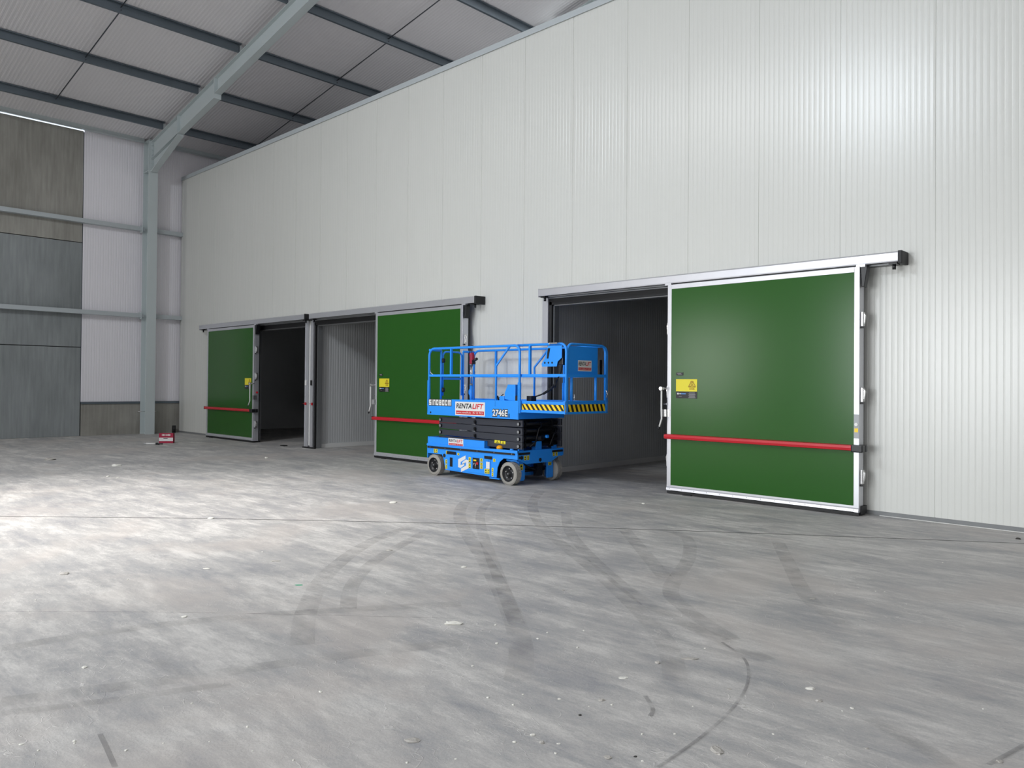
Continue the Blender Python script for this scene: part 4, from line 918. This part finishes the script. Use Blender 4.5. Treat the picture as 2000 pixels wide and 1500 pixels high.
for a0, a1 in ((.22, .36), (.40, .45), (.49, .54), (.60, .80)): obox(b, wbox*a0, wbox*a1, -.003, -.0005, HB-.06, HB-.012)
part('print_block', b, M['white'], bxr)
b = MB(); obox(b, wbox*.25, wbox*.31, -.004, -.003, HB-.05, HB-.02); obox(b, wbox*.63, wbox*.78, -.004, -.003, HB-.042, HB-.03); part('print_mark', b, M['crimson'], bxr)
b = MB(); obox(b, .004, wbox-.004, .006, .124, HB, HB+.012); b.add([P(0, 0, HB), P(wbox, 0, HB), P(wbox, -.05, HB+.05), P(0, -.05, HB+.05)], [(0, 1, 2, 3)]) if False else None
part('lid', b, M['crimson'], bxr)
q0, q1 = fl(284, 868.5), fl(318, 868.8)
tt = root('sealant_gun', tuple(q0), 'white and black sealant tube gun lying on the floor before the carton', 'tool', kind='thing')
dr = (q1-q0).normalized(); LQ = (q1-q0).length
def along(f_, z=.028): v = q0+dr*LQ*f_; return (v.x, v.y, z)
b = MB(); b.tube([along(.05), along(.60)], .024, 14); part('cartridge', b, M['white'], tt)
b = MB(); b.tube([along(-.10), along(.06)], .010, 8); part('nozzle', b, M['alu'], tt)
b = MB(); b.tube([along(.60), along(.70)], .028, 12); b.tube([along(.70), along(1.0, .025)], .014, 8); b.tube([along(.68), along(.80, .01)], .022, 8); part('handle', b, M['blackpl'], tt)

# ------------------------------------------------------------------ crumbs and scraps on the floor
def blob(px, py, wpx, hpx, m, flat=.35, seed=0, n=9, ang=None):
    rnd = random.Random(seed*31+int(px)); c = fl(px, py); a_ = fl(px-wpx/2, py); c_ = fl(px+wpx/2, py)
    L_ = (c_-a_).length/2; d_ = (c_-a_).normalized(); e_ = Vector((-d_.y, d_.x, 0)); k_ = fl(px, py-hpx/2)-fl(px, py+hpx/2); B_ = max(.22*L_, min(k_.length*.28, L_*1.4)); Hh = max(.004, min(L_, B_)*flat)
    mb = MB(); vs_ = []
    for zf, sc_ in ((0, .92), (.55, 1.0), (1.0, .62)):
        for i in range(n):
            t_ = 2*math.pi*i/n; rr = sc_*rnd.uniform(.72, 1.1); v = c+d_*L_*rr*math.cos(t_)+e_*B_*rr*math.sin(t_); vs_.append((v.x, v.y, Hh*zf*rnd.uniform(.75, 1.15) if zf else 0))
    fs_ = [tuple(range(n-1, -1, -1)), tuple(range(2*n, 3*n))]
    for r_ in range(2): fs_ += [(r_*n+i, r_*n+(i+1) % n, (r_+1)*n+(i+1) % n, (r_+1)*n+i) for i in range(n)]
    mb.add(vs_, fs_); return mb
BIG = [
 (885, 1219, 42, 9, 'crumb', 'foam_strip', 'long curved strip of white foam lying alone mid floor', 'foam scrap', .6),
 (1217, 1324, 21, 9, 'crumb', 'foam_chip', 'bright white flat foam chip on the floor', 'foam scrap', .12),
 (805, 1447, 34, 20, 'scrap', 'plaster_scrap', 'torn grey scrap lying at the bottom of the photo', 'scrap', .25),
 (1400, 1467, 26, 30, 'scrap', 'plaster_scrap', 'large crumpled pale scrap near the dark curved tyre mark', 'scrap', .3),
 (1187, 1480, 18, 12, 'scrap', 'plaster_scrap', 'small rectangular pale block at the bottom edge of the floor', 'scrap', .45),
 (1347, 1287, 38, 9, 'scrap', 'plaster_scrap', 'long crumbled heap of plaster beyond the white chip', 'scrap', .3),
 (1284, 1295, 11, 8, 'scrap', 'plaster_scrap', 'small pale lump between the white chip and the crumbled heap', 'scrap', .6),
 (1583, 1346, 20, 9, 'crumb', 'foam_chip', 'bent white foam sliver in the darker patch of floor', 'foam scrap', .5),
 (1599, 1369, 14, 8, 'scrap', 'plaster_scrap', 'grey-white lump just below the bent sliver', 'scrap', .5),
 (1040, 1436, 11, 7, 'crumb', 'foam_crumb', 'white crumb, upper one of the pair above the bottom block', 'foam scrap', .6),
 (1058, 1451, 11, 9, 'scrap', 'plaster_scrap', 'pale lump, lower one of the pair above the bottom block', 'scrap', .6),
 (1091, 1453, 10, 4, 'crumb', 'foam_crumb', 'thin white flake just right of the pair of lumps', 'foam scrap', .4),
 (1175, 1368, 14, 8, 'scrap', 'plaster_scrap', 'pale round lump below the bright white chip', 'scrap', .5),
 (1424, 1346, 12, 5, 'scrap', 'plaster_scrap', 'pale lump beside the dark curved tyre mark', 'scrap', .4),
 (1100, 1153, 7, 9, 'scrap', 'plaster_scrap', 'small pale scrap beyond the lumps near mid floor', 'scrap', .4),
 (1257, 984, 8, 3, 'crumb', 'foam_chip', 'white chip on the floor in front of the large green door', 'foam scrap', .5),
 (1952, 1488, 16, 9, 'scrap', 'plaster_scrap', 'pale lump near the bottom right corner', 'scrap', .5),
 (1693, 1462, 11, 5, 'scrap', 'plaster_scrap', 'small lump left of the corner one, near the bottom edge', 'scrap', .5),
 (1587, 1170, 12, 4, 'scrap', 'plaster_scrap', 'thin pale flake on a tyre mark below the large green door', 'scrap', .3),
 (165, 1304, 10, 7, 'crumb', 'foam_crumb', 'bright white crumb standing alone at the lower left', 'foam scrap', .6),
 (42, 1454, 11, 5, 'crumb', 'foam_crumb', 'oval white crumb in the bottom left corner', 'foam scrap', .4),
 (360, 1205, 12, 7, 'crumb', 'foam_crumb', 'broken white crumbs beside the faint hairline joint', 'foam scrap', .4),
 (127, 1121, 20, 8, 'scrap', 'plaster_scrap', 'flaky grey scrap in the bright patch of floor', 'scrap', .3),
 (403, 1111, 14, 3, 'crumb', 'foam_chip', 'flat white chip right of the bright patch', 'foam scrap', .3),
 (412, 1013, 12, 5, 'crumb', 'foam_crumb', 'white crumb lying on the dark floor joint, near its bright end', 'foam scrap', .5),
 (906, 1108, 11, 4, 'crumb', 'foam_crumb', 'white crumb left of the paired tyre marks', 'foam scrap', .5),
 (768, 982, 18, 3, 'crumb', 'foam_crumb', 'row of tiny white flakes beyond the joint, ahead of the lift', 'foam scrap', .5),
 (760, 1075, 14, 4, 'scrap', 'plaster_scrap', 'small scrap between the joint and the curved tyre marks', 'scrap', .4),
 (538, 1096, 20, 3, 'scrap', 'plaster_scrap', 'thin long flake on pale floor past the bright patch', 'scrap', .4),
 (584, 1143, 18, 3, 'greenbit', 'plastic_bit', 'thin green plastic sliver on the floor', 'plastic scrap', .3),
 (97, 898, 22, 5, 'scrap', 'plaster_scrap', 'ragged scrap near the concrete panels', 'scrap', .35),
 (227, 910, 20, 3, 'crumb', 'foam_crumb', 'thin white strip on the floor ahead of the carton', 'foam scrap', .4),
 (211, 931, 6, 3, 'crumb', 'foam_crumb', 'one of two white crumbs behind the thin strip', 'foam scrap', .6),
 (230, 933.5, 5, 3, 'crumb', 'foam_crumb', 'second of two white crumbs behind the thin strip, nearer the doors', 'foam scrap', .6),
 (521, 895, 8, 3, 'crumb', 'foam_crumb', 'white crumb on the floor before the first green door', 'foam scrap', .6),
 (970, 1257, 7, 6, 'crumb', 'foam_crumb', 'small white crumb, right of and below the long foam strip', 'foam scrap', .6),
 (923, 1301, 6, 4, 'crumb', 'foam_crumb', 'tiny white crumb below the long foam strip', 'foam scrap', .5),
 (573, 1485, 5, 14, 'crumb', 'foam_crumb', 'upright white flake at the bottom edge of the photo', 'foam scrap', .5),
 (1989, 1053, 10, 3, 'dark_scrap', 'dark_scrap', 'black fragment on the joint near the wall foot', 'scrap', .5),
 (1241, 1478, 8, 5, 'dark_scrap', 'dark_scrap', 'little dark fragment right of the rectangular pale block', 'scrap', .5),
 (1133, 1397, 7, 5, 'dark_scrap', 'dark_scrap', 'little dark triangle fragment above the rectangular pale block', 'scrap', .6),
]
for i, (px, py, wp, hp, mm, nm, lb, ct, ft) in enumerate(BIG):
    solo(nm, blob(px, py, wp, hp, mm, ft, i), M[mm], lb, ct, kind='thing', org=tuple(fl(px, py)))
rs = random.Random(5)
SM = [(1021, 1357), (1002, 1377), (1092, 1366), (1150, 1380), (1195, 1377), (1318, 1434), (1254, 1434), (1510, 1434), (1353, 1380), (1140, 1232), (1069, 1236), (1050, 1248), (1128, 1265), (1645, 1389), (1664, 1384), (1920, 1385), (1918, 1297), (1770, 1180), (1728, 1156), (1710, 1155), (1631, 1159), (1841, 1099), (1377, 1267), (1626, 1486), (625, 1351), (626, 1352), (146, 1452), (319, 1452), (483, 1420), (166, 1495), (145, 1448), (75, 1466), (409, 1449), (246, 1466), (494, 1467), (375, 1374), (953, 1363), (915, 1447), (795, 1490), (250, 1132), (70, 1172), (20, 1166), (512, 1078), (1005, 1450), (1085, 1472), (753, 1158), (968, 1221), (60, 957), (320, 879), (238, 874), (117, 866), (153, 948), (197, 953), (180, 848.7+16), (1255, 1487), (890, 1483)]
rep = solo('foam_speck', blob(SM[0][0], SM[0][1], 5, 3, 'crumb', .6, 1), M['crumb'], 'tiny white foam speck scattered on the dusty floor', 'foam speck', 'white foam specks on the floor', 'thing', org=tuple(fl(*SM[0])))
for i, (px, py) in enumerate(SM[1:]):
    o = rep.copy(); o.location = fl(px, py); k_ = rs.uniform(.7, 1.5); o.scale = (k_, k_*rs.uniform(.7, 1.2), k_); o.rotation_euler = (0, 0, rs.uniform(0, 6.28)); C.objects.link(o)
